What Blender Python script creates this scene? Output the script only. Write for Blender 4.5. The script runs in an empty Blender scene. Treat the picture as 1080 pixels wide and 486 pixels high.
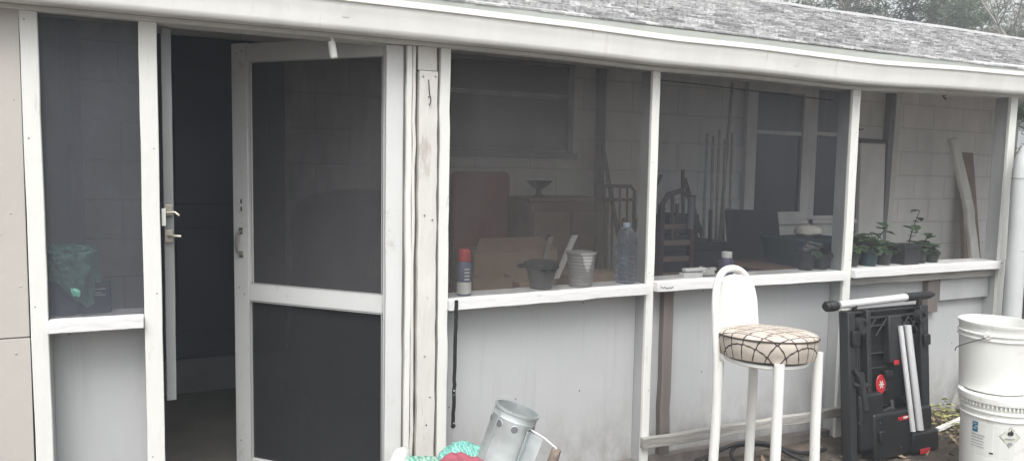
import bpy, bmesh, math, random
from mathutils import Vector, Matrix, noise
R = math.radians
rnd = random.Random(7)
S = bpy.context.scene
COL = S.collection

# ------------------------------------------------------------------ helpers
class MB:
    def __init__(self): self.bm = bmesh.new()
    def _add(self, verts, faces, M=None, smooth=False):
        vs = [self.bm.verts.new((M @ Vector(v)) if M else Vector(v)) for v in verts]
        for f in faces:
            try:
                fc = self.bm.faces.new([vs[i] for i in f]); fc.smooth = smooth
            except ValueError: pass
        return self
    def box(self, x0, x1, y0, y1, z0, z1, M=None):
        v = [(x0,y0,z0),(x1,y0,z0),(x1,y1,z0),(x0,y1,z0),(x0,y0,z1),(x1,y0,z1),(x1,y1,z1),(x0,y1,z1)]
        return self._add(v, [(0,3,2,1),(4,5,6,7),(0,1,5,4),(1,2,6,5),(2,3,7,6),(3,0,4,7)], M)
    def hexa(self, v, M=None):
        return self._add(v, [(0,3,2,1),(4,5,6,7),(0,1,5,4),(1,2,6,5),(2,3,7,6),(3,0,4,7)], M)
    def plank(self, a, b, u, v, n=10, jit=.0012, seed=0):
        """bar from a to b; u, v are the full width and depth vectors; sides wander a little like old lumber"""
        a, b, u, v = Vector(a), Vector(b), Vector(u), Vector(v)
        rr = random.Random(seed + int(a.x*1000))
        vs, fs = [], []
        for i in range(n+1):
            t = i/n; c = a.lerp(b, t)
            ju, jv = rr.gauss(0, jit), rr.gauss(0, jit)
            o = u.normalized()*ju + v.normalized()*jv
            w = 1 + rr.gauss(0, jit*.6)/max(u.length, .02)
            for su, sv in ((-.5,-.5),(.5,-.5),(.5,.5),(-.5,.5)):
                vs.append(c + u*su*w + v*sv + o)
        for i in range(n):
            k = i*4
            for j in range(4):
                fs.append((k+j, k+(j+1)%4, k+4+(j+1)%4, k+4+j))
        fs += [(3,2,1,0), tuple(n*4+j for j in range(4))]
        self._add(vs, fs); bmesh.ops.recalc_face_normals(self.bm, faces=self.bm.faces)
        return self
    def tube(self, pts, r, seg=10, cap=True, M=None):
        pts = [Vector(p) for p in pts]; n = len(pts)
        rs = r if isinstance(r, (list, tuple)) else [r]*n
        vs, fs = [], []
        up = None
        for i, p in enumerate(pts):
            d = (pts[min(i+1, n-1)] - pts[max(i-1, 0)]).normalized()
            if up is None:
                up = Vector((0,0,1)) if abs(d.z) < .9 else Vector((1,0,0))
            s = d.cross(up).normalized(); up = s.cross(d).normalized()
            for k in range(seg):
                a = 2*math.pi*k/seg
                vs.append(p + (s*math.cos(a) + up*math.sin(a))*rs[i])
        for i in range(n-1):
            for k in range(seg):
                fs.append((i*seg+k, i*seg+(k+1)%seg, (i+1)*seg+(k+1)%seg, (i+1)*seg+k))
        if cap:
            fs.append(tuple(range(seg-1, -1, -1))); fs.append(tuple((n-1)*seg+k for k in range(seg)))
        self._add(vs, fs, M, True)
        return self
    def lathe(self, prof, seg=40, M=None):
        vs, fs = [], []
        for r, z in prof:
            for k in range(seg):
                a = 2*math.pi*k/seg; vs.append((r*math.cos(a), r*math.sin(a), z))
        for i in range(len(prof)-1):
            for k in range(seg):
                fs.append((i*seg+k, i*seg+(k+1)%seg, (i+1)*seg+(k+1)%seg, (i+1)*seg+k))
        if prof[0][0] > 1e-4: pass
        self._add(vs, fs, M, True)
        return self
    def disc(self, r, z, seg=40, M=None):
        return self._add([(r*math.cos(2*math.pi*k/seg), r*math.sin(2*math.pi*k/seg), z) for k in range(seg)], [tuple(range(seg))], M)
    def prism(self, outline, y0, y1, M=None):
        """outline in x,z extruded along y"""
        n = len(outline)
        v = [(x, y0, z) for x, z in outline] + [(x, y1, z) for x, z in outline]
        f = [tuple(range(n)), tuple(range(2*n-1, n-1, -1))]
        f += [(i, n+i, n+(i+1) % n, (i+1) % n) for i in range(n)]
        self._add(v, f, M); bmesh.ops.recalc_face_normals(self.bm, faces=self.bm.faces)
        return self
    def quad(self, a, b, c, d): return self._add([a,b,c,d], [(0,1,2,3)])

def obj(name, mb, mat, parent=None, bevel=0, seg=2, sharp=35, loc=None):
    me = bpy.data.meshes.new(name)
    bm = mb.bm
    mb.bm.to_mesh(me); bm.free()
    try: me.set_sharp_from_angle(angle=R(sharp))
    except Exception: pass
    o = bpy.data.objects.new(name, me); COL.objects.link(o)
    if mat: me.materials.append(mat)
    if parent: o.parent = parent
    if loc: o.location = loc
    if bevel:
        b = o.modifiers.new('bevel', 'BEVEL'); b.width = bevel; b.segments = seg; b.limit_method = 'ANGLE'; b.angle_limit = R(40)
    return o
def objs(name, mb, mat, parent=None, **kw):
    """one object per loose piece of the mesh builder"""
    bm = mb.bm; bm.verts.ensure_lookup_table(); seen = set(); out = []
    for v0 in list(bm.verts):
        if v0 in seen: continue
        st = [v0]; seen.add(v0); grp = []
        while st:
            v = st.pop(); grp.append(v)
            for e in v.link_edges:
                w = e.other_vert(v)
                if w not in seen: seen.add(w); st.append(w)
        ix = {v: i for i, v in enumerate(grp)}; fs = {f for v in grp for f in v.link_faces}
        m2 = MB(); vs = [m2.bm.verts.new(v.co) for v in grp]
        for f in fs:
            nf = m2.bm.faces.new([vs[ix[v]] for v in f.verts]); nf.smooth = f.smooth
        out.append(obj(name, m2, mat, parent, **kw))
    bm.free()
    return out
def tag(o, label, cat, group=None, kind=None):
    if label: o['label'] = label
    if cat: o['category'] = cat
    if group: o['group'] = group
    if kind: o['kind'] = kind
    return o
def thing(name, label, cat, loc=(0,0,0), rot=(0,0,0), group=None):
    o = bpy.data.objects.new(name, None); COL.objects.link(o)
    o.location = loc; o.rotation_euler = rot; o.empty_display_size = .1
    return tag(o, label, cat, group)
def dup(root, loc=None, rot=None, label=None, scale=None):
    r = root.copy(); COL.objects.link(r)
    if loc is not None: r.location = loc
    if rot is not None: r.rotation_euler = rot
    if scale is not None: r.scale = scale
    if label: r['label'] = label
    for ch in list(root.children):
        c = ch.copy(); COL.objects.link(c); c.parent = r
        for g in list(ch.children):
            d = g.copy(); COL.objects.link(d); d.parent = c
    return r

# ------------------------------------------------------------------ materials
MATS = {}
def mat(name, col, rough=.6, metal=0, var=.12, scale=6, dirt=None, dirt_amt=.0, dirt_scale=9, bump=.0, bump_scale=60,
        stretch=(1,1,1), spec=.5, island=0, alpha=None, trans=0, coat=0):
    if name in MATS: return MATS[name]
    m = bpy.data.materials.new(name); m.use_nodes = True
    nt = m.node_tree; N, L = nt.nodes, nt.links
    b = N['Principled BSDF']
    tc = N.new('ShaderNodeTexCoord'); mp = N.new('ShaderNodeMapping'); mp.inputs['Scale'].default_value = stretch
    L.new(tc.outputs['Object'], mp.inputs['Vector'])
    nz = N.new('ShaderNodeTexNoise'); nz.inputs['Scale'].default_value = scale; nz.inputs['Detail'].default_value = 5
    L.new(mp.outputs['Vector'], nz.inputs['Vector'])
    cr = N.new('ShaderNodeValToRGB')
    c0 = tuple(max(0, c*(1-var)) for c in col); c1 = tuple(min(1, c*(1+var)) for c in col)
    cr.color_ramp.elements[0].color = (*c0, 1); cr.color_ramp.elements[1].color = (*c1, 1)
    cr.color_ramp.elements[0].position = .3; cr.color_ramp.elements[1].position = .7
    L.new(nz.outputs['Fac'], cr.inputs['Fac'])
    out = cr.outputs['Color']
    if island:
        g = N.new('ShaderNodeNewGeometry'); mr = N.new('ShaderNodeMapRange')
        mr.inputs['To Min'].default_value = 1-island; mr.inputs['To Max'].default_value = 1+island
        L.new(g.outputs['Random Per Island'], mr.inputs['Value'])
        mx = N.new('ShaderNodeVectorMath'); mx.operation = 'SCALE'
        L.new(out, mx.inputs[0]); L.new(mr.outputs['Result'], mx.inputs['Scale']); out = mx.outputs['Vector']
    if dirt:
        n2 = N.new('ShaderNodeTexNoise'); n2.inputs['Scale'].default_value = dirt_scale; n2.inputs['Detail'].default_value = 9
        n2.inputs['Roughness'].default_value = .72
        L.new(mp.outputs['Vector'], n2.inputs['Vector'])
        r2 = N.new('ShaderNodeValToRGB'); r2.color_ramp.elements[0].position = .66-dirt_amt*.3; r2.color_ramp.elements[1].position = .74
        r2.color_ramp.elements[1].color = (1,1,1,1)
        L.new(n2.outputs['Fac'], r2.inputs['Fac'])
        m2 = N.new('ShaderNodeMix'); m2.data_type = 'RGBA'
        L.new(r2.outputs['Color'], m2.inputs['Factor']); L.new(out, m2.inputs['A']); m2.inputs['B'].default_value = (*dirt, 1)
        out = m2.outputs['Result']
    L.new(out, b.inputs['Base Color'])
    b.inputs['Roughness'].default_value = rough; b.inputs['Metallic'].default_value = metal
    b.inputs['Specular IOR Level'].default_value = spec
    if trans: b.inputs['Transmission Weight'].default_value = trans
    if coat: b.inputs['Coat Weight'].default_value = coat
    if bump:
        n3 = N.new('ShaderNodeTexNoise'); n3.inputs['Scale'].default_value = bump_scale; n3.inputs['Detail'].default_value = 6
        L.new(mp.outputs['Vector'], n3.inputs['Vector'])
        bp = N.new('ShaderNodeBump'); bp.inputs['Strength'].default_value = bump; bp.inputs['Distance'].default_value = .01
        L.new(n3.outputs['Fac'], bp.inputs['Height']); L.new(bp.outputs['Normal'], b.inputs['Normal'])
    MATS[name] = m
    return m

def new_nodes(name):
    m = bpy.data.materials.new(name); m.use_nodes = True
    return m, m.node_tree.nodes, m.node_tree.links, m.node_tree.nodes['Principled BSDF']
white   = mat('white_trim_paint', (.72,.725,.69), .55, var=.05, scale=4, dirt=(.42,.40,.35), dirt_amt=.22, dirt_scale=12, bump=.3, bump_scale=40, stretch=(1,1,.25))
oldwhite= mat('old_cream_paint', (.64,.63,.59), .6, var=.08, scale=5, dirt=(.33,.29,.24), dirt_amt=.22, dirt_scale=12, bump=.45, bump_scale=45, stretch=(1,1,.2))
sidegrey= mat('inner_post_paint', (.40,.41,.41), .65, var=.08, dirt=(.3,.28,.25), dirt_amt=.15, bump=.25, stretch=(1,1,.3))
sillm   = mat('sill_paint', (.71,.71,.705), .5, var=.05, dirt=(.35,.33,.30), dirt_amt=.12, dirt_scale=20, bump=.3, bump_scale=50, stretch=(.3,1,1))
panelm  = mat('kneewall_grey_paint', (.37,.38,.385), .6, var=.05, scale=2.2, dirt=(.31,.315,.32), dirt_amt=.18, dirt_scale=5, bump=.12, bump_scale=18, stretch=(1,1,.5))
studm   = mat('raw_stud_wood', (.17,.15,.14), .8, var=.25, scale=12, bump=.4, stretch=(1,1,.1))
def panel_material():
    m, N, L, b = new_nodes('kneewall_grey')
    tc = N.new('ShaderNodeTexCoord')
    def nz(sc, st, det=7, ro=.6):
        mp = N.new('ShaderNodeMapping'); mp.inputs['Scale'].default_value = st; L.new(tc.outputs['Object'], mp.inputs['Vector'])
        n = N.new('ShaderNodeTexNoise'); n.inputs['Scale'].default_value = sc; n.inputs['Detail'].default_value = det; n.inputs['Roughness'].default_value = ro
        L.new(mp.outputs['Vector'], n.inputs['Vector']); return n.outputs['Fac']
    def ramp(x, p0, p1, c0, c1):
        r = N.new('ShaderNodeValToRGB'); r.color_ramp.elements[0].position = p0; r.color_ramp.elements[1].position = p1
        r.color_ramp.elements[0].color = (*c0,1); r.color_ramp.elements[1].color = (*c1,1); L.new(x, r.inputs['Fac']); return r.outputs['Color']
    def mixc(f, a, bb):
        n = N.new('ShaderNodeMix'); n.data_type = 'RGBA'; L.new(f, n.inputs['Factor']); L.new(a, n.inputs['A'])
        if isinstance(bb, tuple): n.inputs['B'].default_value = (*bb,1)
        else: L.new(bb, n.inputs['B'])
        return n.outputs['Result']
    base = ramp(nz(1.6,(1,1,.8)), .3, .7, (.425,.435,.44), (.470,.478,.482))
    streak = ramp(nz(14,(1.6,1.6,.10),5), .55, .80, (0,0,0), (.36,.36,.36)); c = mixc(streak, base, (.29,.295,.295))
    spots = ramp(nz(26,(1,1,1),8,.75), .66, .74, (0,0,0), (.8,.8,.8)); c = mixc(spots, c, (.22,.21,.20))
    sx = N.new('ShaderNodeSeparateXYZ'); L.new(tc.outputs['Object'], sx.inputs[0])
    mr = N.new('ShaderNodeMapRange'); mr.inputs['From Min'].default_value = .28; mr.inputs['From Max'].default_value = -.08; mr.inputs['To Max'].default_value = .62; L.new(sx.outputs['Z'], mr.inputs['Value'])
    mu = N.new('ShaderNodeMath'); mu.operation = 'MULTIPLY'; L.new(mr.outputs['Result'], mu.inputs[0])
    L.new(ramp(nz(9,(1,1,.6),8,.7), .38, .62, (0,0,0), (1,1,1)), mu.inputs[1])
    c = mixc(mu.outputs[0], c, (.20,.18,.155))
    L.new(c, b.inputs['Base Color']); b.inputs['Roughness'].default_value = .62
    bp = N.new('ShaderNodeBump'); bp.inputs['Strength'].default_value = .35; bp.inputs['Distance'].default_value = .02; L.new(nz(3,(1,1,.7),4), bp.inputs['Height']); L.new(bp.outputs['Normal'], b.inputs['Normal'])
    return m
railm   = mat('weathered_rail_wood', (.33,.32,.30), .8, var=.3, scale=14, dirt=(.2,.18,.15), dirt_amt=.35, dirt_scale=16, bump=.5, stretch=(.15,1,1))
gapm    = mat('dark_joint_wood', (.16,.145,.13), .9, var=.4, scale=30, dirt=(.5,.48,.44), dirt_amt=.2, dirt_scale=25, bump=.4, stretch=(1,1,.12))
beige   = mat('beige_siding_paint', (.48,.455,.42), .6, var=.04, scale=2, dirt=(.46,.43,.40), dirt_amt=.2, dirt_scale=6, bump=.12, bump_scale=30)
gutterm = mat('white_gutter_metal', (.80,.80,.76), .5, var=.06, scale=5, dirt=(.60,.58,.52), dirt_amt=.24, dirt_scale=5, bump=.10, bump_scale=9, stretch=(1.6,.5,.25))
fasciam = mat('fascia_paint', (.40,.42,.39), .6, var=.1, scale=8, dirt=(.28,.28,.25), dirt_amt=.2, dirt_scale=10, stretch=(.3,1,1))
doorw   = mat('screen_door_paint', (.64,.65,.64), .45, var=.03, scale=3, dirt=(.46,.44,.40), dirt_amt=.24, dirt_scale=10, bump=.12, bump_scale=30)
ceilm   = mat('ceiling_board_paint', (.72,.72,.70), .7, var=.08, bump=.2)
floorm  = mat('porch_floor_concrete', (.13,.125,.11), .85, var=.2, scale=4, bump=.2)
groundm = mat('damp_soil', (.075,.06,.048), .95, var=.45, scale=9, dirt=(.16,.13,.10), dirt_amt=.35, dirt_scale=22, bump=.9, bump_scale=35)
black   = mat('black_plastic', (.011,.012,.013), .42, var=.2, scale=20, bump=.08, bump_scale=90)
blackr  = mat('black_rubber', (.012,.012,.013), .6, var=.2)
darkgrey= mat('dark_grey_plastic', (.022,.023,.025), .5, var=.15)
silver  = mat('silver_tube', (.68,.69,.70), .4, metal=.25, var=.06)
redpl   = mat('red_plastic', (.42,.022,.03), .4, var=.1)
whitepl = mat('white_bucket_plastic', (.76,.77,.74), .4, var=.05, scale=5, dirt=(.52,.48,.40), dirt_amt=.22, dirt_scale=9, bump=.03)
whitemt = mat('white_enamel', (.78,.78,.75), .34, var=.05, dirt=(.46,.38,.28), dirt_amt=.13, dirt_scale=22, bump=.12, bump_scale=50)
galv    = mat('galvanized_steel', (.46,.50,.50), .48, metal=.55, var=.16, scale=14, dirt=(.30,.31,.32), dirt_amt=.2, dirt_scale=12)
galvdark= mat('sooty_steel', (.16,.165,.17), .6, metal=.5, var=.3, scale=14)
woodgrip= mat('worn_wood_grip', (.20,.16,.13), .8, var=.35, scale=30, dirt=(.5,.47,.42), dirt_amt=.25, dirt_scale=30, bump=.5)
navy    = mat('navy_door_paint', (.036,.055,.095), .35, var=.1, scale=3)
cardb   = mat('cardboard', (.42,.30,.20), .85, var=.08, scale=5, dirt=(.33,.23,.15), dirt_amt=.15)
cardbd  = mat('cardboard_flap', (.36,.25,.165), .85, var=.08, scale=5)
redch   = mat('faded_red_vinyl', (.30,.085,.075), .6, var=.12)
brownw  = mat('brown_wood', (.16,.105,.075), .7, var=.3, scale=8, stretch=(.3,1,1), bump=.2)
palew   = mat('pale_wood', (.80,.79,.75), .75, var=.15, scale=10, stretch=(1,1,.15), bump=.2)
brownbd = mat('brown_board', (.22,.16,.12), .8, var=.2)
stickm  = mat('cane_sticks', (.45,.43,.38), .7, var=.2, scale=15)
irondk  = mat('dark_iron', (.03,.03,.032), .5, metal=.3, var=.2)
teal    = mat('teal_plastic', (.014,.085,.105), .45, var=.1)
tealdk  = mat('dark_teal_plastic', (.012,.042,.052), .45, var=.15)
soilm   = mat('potting_soil', (.04,.03,.022), .95, var=.4, scale=40, bump=.6)
leafm   = mat('seedling_leaf', (.035,.065,.032), .5, var=.25, scale=30, island=.3)
potgrey = mat('grey_ribbed_pot', (.28,.275,.27), .6, var=.08)
potdark = mat('dark_planter', (.025,.028,.028), .6, var=.15)
bagm    = mat('mint_plastic_bag', (.13,.28,.235), .35, var=.15, scale=14)
jarm    = mat('dark_jar', (.03,.04,.055), .3, var=.2)
purple  = mat('purple_bottle', (.10,.09,.16), .35, var=.1)
blueg   = mat('blue_grey_can', (.13,.16,.24), .35, metal=.3, var=.1)
labelw  = mat('pale_label', (.62,.62,.58), .6, var=.06, scale=30)
inkblk  = mat('black_ink', (.02,.02,.02), .7)
inkblue = mat('blue_ink', (.02,.14,.24), .6)
inkgrey = mat('grey_ink', (.30,.31,.33), .7)
inkgreen= mat('pale_green_label', (.60,.62,.52), .6, var=.05)
pvc     = mat('white_pvc', (.56,.575,.58), .4, var=.04, dirt=(.5,.5,.48), dirt_amt=.15, dirt_scale=6)
brass   = mat('dull_nickel', (.45,.42,.36), .4, metal=.9, var=.15)
curtain = mat('curtain_cloth', (.26,.27,.29), .8, var=.12, scale=5, stretch=(4,1,.3))
fencew  = mat('brown_fence_wood', (.25,.14,.09), .8, var=.25, stretch=(3,1,.3))
barkm   = mat('bark', (.14,.12,.10), .9, var=.3, scale=12, stretch=(1,1,.3), bump=.5)
def needle_material(name, col):
    m = bpy.data.materials.new(name); m.use_nodes = True; N, L = m.node_tree.nodes, m.node_tree.links
    N.remove(N['Principled BSDF']); g = N.new('ShaderNodeNewGeometry'); hsv = N.new('ShaderNodeHueSaturation'); hsv.inputs['Color'].default_value = (*col,1)
    mr = N.new('ShaderNodeMapRange'); mr.inputs['To Min'].default_value = .55; mr.inputs['To Max'].default_value = 1.5; L.new(g.outputs['Random Per Island'], mr.inputs['Value']); L.new(mr.outputs['Result'], hsv.inputs['Value'])
    d_, t_, x_ = N.new('ShaderNodeBsdfDiffuse'), N.new('ShaderNodeBsdfTranslucent'), N.new('ShaderNodeMixShader'); x_.inputs['Fac'].default_value = .5
    L.new(hsv.outputs[0], d_.inputs['Color']); L.new(hsv.outputs[0], t_.inputs['Color']); L.new(d_.outputs[0], x_.inputs[1]); L.new(t_.outputs[0], x_.inputs[2]); L.new(x_.outputs[0], N['Material Output'].inputs['Surface'])
    return m
needlem = needle_material('pine_needles', (.105,.15,.085))
needle2 = needle_material('grey_green_needles', (.18,.215,.15))
twigm   = mat('bare_twigs', (.27,.25,.225), .9, var=.2, island=.3)
litterm = mat('leaf_litter', (.20,.15,.10), .9, var=.3, scale=20, island=.7)
pillowm = mat('off_white_cloth', (.60,.58,.52), .9, var=.08)


def screen_material(name, dens, col, var=.09):
    m, N, L, b = new_nodes(name)
    N.remove(b)
    out = N['Material Output']
    tr = N.new('ShaderNodeBsdfTransparent'); df = N.new('ShaderNodeBsdfDiffuse'); df.inputs['Color'].default_value = (*col, 1)
    mx = N.new('ShaderNodeMixShader')
    tc = N.new('ShaderNodeTexCoord'); mp = N.new('ShaderNodeMapping'); mp.inputs['Scale'].default_value = (2.2,2.2,.9)
    nz = N.new('ShaderNodeTexNoise'); nz.inputs['Scale'].default_value = 3; nz.inputs['Detail'].default_value = 6
    mr = N.new('ShaderNodeMapRange'); mr.inputs['From Min'].default_value = .3; mr.inputs['From Max'].default_value = .7
    mr.inputs['To Min'].default_value = dens-var*.8; mr.inputs['To Max'].default_value = dens+var*1.2
    L.new(tc.outputs['Object'], mp.inputs['Vector']); L.new(mp.outputs['Vector'], nz.inputs['Vector'])
    L.new(nz.outputs['Fac'], mr.inputs['Value']); L.new(mr.outputs['Result'], mx.inputs['Fac'])
    L.new(tr.outputs[0], mx.inputs[1]); L.new(df.outputs[0], mx.inputs[2]); L.new(mx.outputs[0], out.inputs['Surface'])
    return m
mesh_m = screen_material('insect_mesh', .48, (.084,.081,.080))  # copies of one mesh; tint and density put each bay's hazy veil in
mesh_left = screen_material('insect_mesh_left', .64, (.082,.088,.100))
mesh_door = screen_material('insect_mesh_door', .52, (.082,.082,.086))
mesh_third = screen_material('insect_mesh_third', .42, (.056,.059,.066))
mesh_clear = screen_material('insect_mesh_thin', .17, (.09,.09,.09))  # thinned copy, so the block wall behind the last bay looks brighter lit
mesh_dark = screen_material('insect_mesh_dark', .60, (.038,.039,.043))  # darkened copy, puts the dimness beyond the lower door panel into the mesh

def block_wall_material():
    m, N, L, b = new_nodes('painted_block_wall')
    tc = N.new('ShaderNodeTexCoord'); sx = N.new('ShaderNodeSeparateXYZ'); cx = N.new('ShaderNodeCombineXYZ')
    L.new(tc.outputs['Object'], sx.inputs[0]); L.new(sx.outputs['X'], cx.inputs['X']); L.new(sx.outputs['Z'], cx.inputs['Y'])
    bt = N.new('ShaderNodeTexBrick'); bt.inputs['Scale'].default_value = 1; bt.inputs['Brick Width'].default_value = .46; bt.inputs['Row Height'].default_value = .235
    bt.inputs['Mortar Size'].default_value = .007; bt.inputs['Mortar Smooth'].default_value = .3
    bt.inputs['Color1'].default_value = (.82,.82,.80,1); bt.inputs['Color2'].default_value = (.79,.79,.77,1); bt.inputs['Mortar'].default_value = (.66,.66,.64,1)
    L.new(cx.outputs[0], bt.inputs['Vector'])
    nz = N.new('ShaderNodeTexNoise'); nz.inputs['Scale'].default_value = 30; nz.inputs['Detail'].default_value = 6; L.new(cx.outputs[0], nz.inputs['Vector'])
    bp = N.new('ShaderNodeBump'); bp.inputs['Strength'].default_value = .6; bp.inputs['Distance'].default_value = .012; bp.invert = True
    ma = N.new('ShaderNodeMath'); ma.operation = 'MULTIPLY_ADD'; ma.inputs[1].default_value = .25; L.new(nz.outputs['Fac'], ma.inputs[0]); L.new(bt.outputs['Fac'], ma.inputs[2])
    L.new(ma.outputs[0], bp.inputs['Height']); L.new(bp.outputs['Normal'], b.inputs['Normal'])
    L.new(bt.outputs['Color'], b.inputs['Base Color']); b.inputs['Roughness'].default_value = .7
    return m
blockm = block_wall_material()

def shingle_material():
    m, N, L, b = new_nodes('grey_shingles')
    g = N.new('ShaderNodeNewGeometry'); tc = N.new('ShaderNodeTexCoord')
    cr = N.new('ShaderNodeValToRGB'); e = cr.color_ramp.elements
    e[0].color = (.18,.18,.184,1); e[1].color = (.50,.50,.495,1)
    x = e.new(.22); x.color = (.26,.26,.262,1); x = e.new(.7); x.color = (.38,.38,.38,1)
    L.new(g.outputs['Random Per Island'], cr.inputs['Fac'])
    nz = N.new('ShaderNodeTexNoise'); nz.inputs['Scale'].default_value = 45; nz.inputs['Detail'].default_value = 5
    L.new(tc.outputs['Object'], nz.inputs['Vector'])
    mr = N.new('ShaderNodeMapRange'); mr.inputs['From Min'].default_value = .3; mr.inputs['From Max'].default_value = .7; mr.inputs['To Min'].default_value = .6; mr.inputs['To Max'].default_value = 1.4
    L.new(nz.outputs['Fac'], mr.inputs['Value'])
    mx = N.new('ShaderNodeVectorMath'); mx.operation = 'SCALE'; L.new(cr.outputs['Color'], mx.inputs[0]); L.new(mr.outputs['Result'], mx.inputs['Scale'])
    L.new(mx.outputs['Vector'], b.inputs['Base Color']); b.inputs['Roughness'].default_value = .55
    bp = N.new('ShaderNodeBump'); bp.inputs['Strength'].default_value = .5; bp.inputs['Distance'].default_value = .004
    L.new(nz.outputs['Fac'], bp.inputs['Height']); L.new(bp.outputs['Normal'], b.inputs['Normal'])
    return m
shingm = shingle_material()

def cushion_material():
    """cream cloth printed with a dark ogee lattice"""
    m, N, L, b = new_nodes('lattice_print_cloth')
    tc = N.new('ShaderNodeTexCoord'); sp = N.new('ShaderNodeSeparateXYZ'); L.new(tc.outputs['Object'], sp.inputs[0])
    def M(op, a, bb=None):
        n = N.new('ShaderNodeMath'); n.operation = op
        for i, v in enumerate((a, bb)):
            if v is None: continue
            if isinstance(v, (int, float)): n.inputs[i].default_value = v
            else: L.new(v, n.inputs[i])
        return n.outputs[0]
    # unroll: side height is added to the radius so the print runs over the rim
    r2 = M('SQRT', M('ADD', M('MULTIPLY', sp.outputs['X'], sp.outputs['X']), M('MULTIPLY', sp.outputs['Y'], sp.outputs['Y'])))
    k = M('ADD', 1.0, M('DIVIDE', M('MULTIPLY', M('SUBTRACT', .095, sp.outputs['Z']), 1.0), M('MAXIMUM', r2, .05)))
    side = M('GREATER_THAN', r2, .17)
    kk = M('ADD', 1.0, M('MULTIPLY', side, M('SUBTRACT', k, 1.0)))
    u0 = M('MULTIPLY', sp.outputs['X'], kk); v0 = M('MULTIPLY', sp.outputs['Y'], kk)
    u = M('ADD', M('MULTIPLY', u0, .81), M('MULTIPLY', v0, .59)); v = M('SUBTRACT', M('MULTIPLY', v0, .81), M('MULTIPLY', u0, .59))
    W = .040
    wave = M('MULTIPLY', M('ADD', M('COSINE', M('MULTIPLY', v, 66.0)), M('MULTIPLY', M('COSINE', M('MULTIPLY', v, 198.0)), .16)), W*.43)
    def wrap(x):
        n = N.new('ShaderNodeMath'); n.operation = 'WRAP'; L.new(x, n.inputs[0]); n.inputs[1].default_value = W; n.inputs[2].default_value = -W
        return M('ABSOLUTE', n.outputs[0])
    a = M('MINIMUM', wrap(M('SUBTRACT', u, wave)), wrap(M('ADD', M('SUBTRACT', u, W), wave)))
    line = N.new('ShaderNodeMapRange'); line.inputs['From Min'].default_value = .0030; line.inputs['From Max'].default_value = .0056; line.interpolation_type = 'SMOOTHSTEP'
    L.new(a, line.inputs['Value'])
    nz = N.new('ShaderNodeTexNoise'); nz.inputs['Scale'].default_value = 9; L.new(tc.outputs['Object'], nz.inputs['Vector'])
    cr = N.new('ShaderNodeValToRGB'); cr.color_ramp.elements[0].color = (.42,.365,.31,1); cr.color_ramp.elements[1].color = (.57,.515,.455,1)
    cr.color_ramp.elements[0].position = .3; cr.color_ramp.elements[1].position = .65; L.new(nz.outputs['Fac'], cr.inputs['Fac'])
    mx = N.new('ShaderNodeMix'); mx.data_type = 'RGBA'; L.new(line.outputs['Result'], mx.inputs['Factor'])
    mx.inputs['A'].default_value = (.055,.04,.038,1); L.new(cr.outputs['Color'], mx.inputs['B'])
    L.new(mx.outputs['Result'], b.inputs['Base Color']); b.inputs['Roughness'].default_value = .85
    n3 = N.new('ShaderNodeTexNoise'); n3.inputs['Scale'].default_value = 25; L.new(tc.outputs['Object'], n3.inputs['Vector'])
    bp = N.new('ShaderNodeBump'); bp.inputs['Strength'].default_value = .3; bp.inputs['Distance'].default_value = .01; L.new(n3.outputs['Fac'], bp.inputs['Height']); L.new(bp.outputs['Normal'], b.inputs['Normal'])
    return m
cushm = cushion_material()

def print_cloth(name, c0, c1, scale):
    m, N, L, b = new_nodes(name)
    tc = N.new('ShaderNodeTexCoord'); w = N.new('ShaderNodeTexWave'); w.inputs['Scale'].default_value = scale; w.inputs['Distortion'].default_value = 9; w.inputs['Detail'].default_value = 2; w.inputs['Detail Scale'].default_value = 2.5
    L.new(tc.outputs['Object'], w.inputs['Vector'])
    cr = N.new('ShaderNodeValToRGB'); cr.color_ramp.elements[0].color = (*c0,1); cr.color_ramp.elements[1].color = (*c1,1); cr.color_ramp.elements[0].position = .45; cr.color_ramp.elements[1].position = .62
    L.new(w.outputs['Color'], cr.inputs['Fac']); L.new(cr.outputs['Color'], b.inputs['Base Color']); b.inputs['Roughness'].default_value = .8
    return m
greenprint = print_cloth('green_print_cloth', (.09,.30,.23), (.36,.50,.42), 13)
tealprint = print_cloth('teal_dotted_cloth', (.09,.32,.28), (.26,.48,.43), 24)
redcloth = mat('raspberry_cloth', (.34,.085,.115), .8, var=.1, scale=12, bump=.3, bump_scale=20)

def window_glass():
    m, N, L, b = new_nodes('dark_window_glass')
    b.inputs['Base Color'].default_value = (.012,.015,.02,1); b.inputs['Roughness'].default_value = .08; b.inputs['Specular IOR Level'].default_value = .5
    return m
glassm = window_glass()
def clear_plastic():
    m, N, L, b = new_nodes('clear_bottle_plastic')
    b.inputs['Base Color'].default_value = (.55,.68,.85,1); b.inputs['Roughness'].default_value = .08; b.inputs['IOR'].default_value = 1.25
    b.inputs['Transmission Weight'].default_value = .92
    return m
clearm = clear_plastic()

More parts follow.
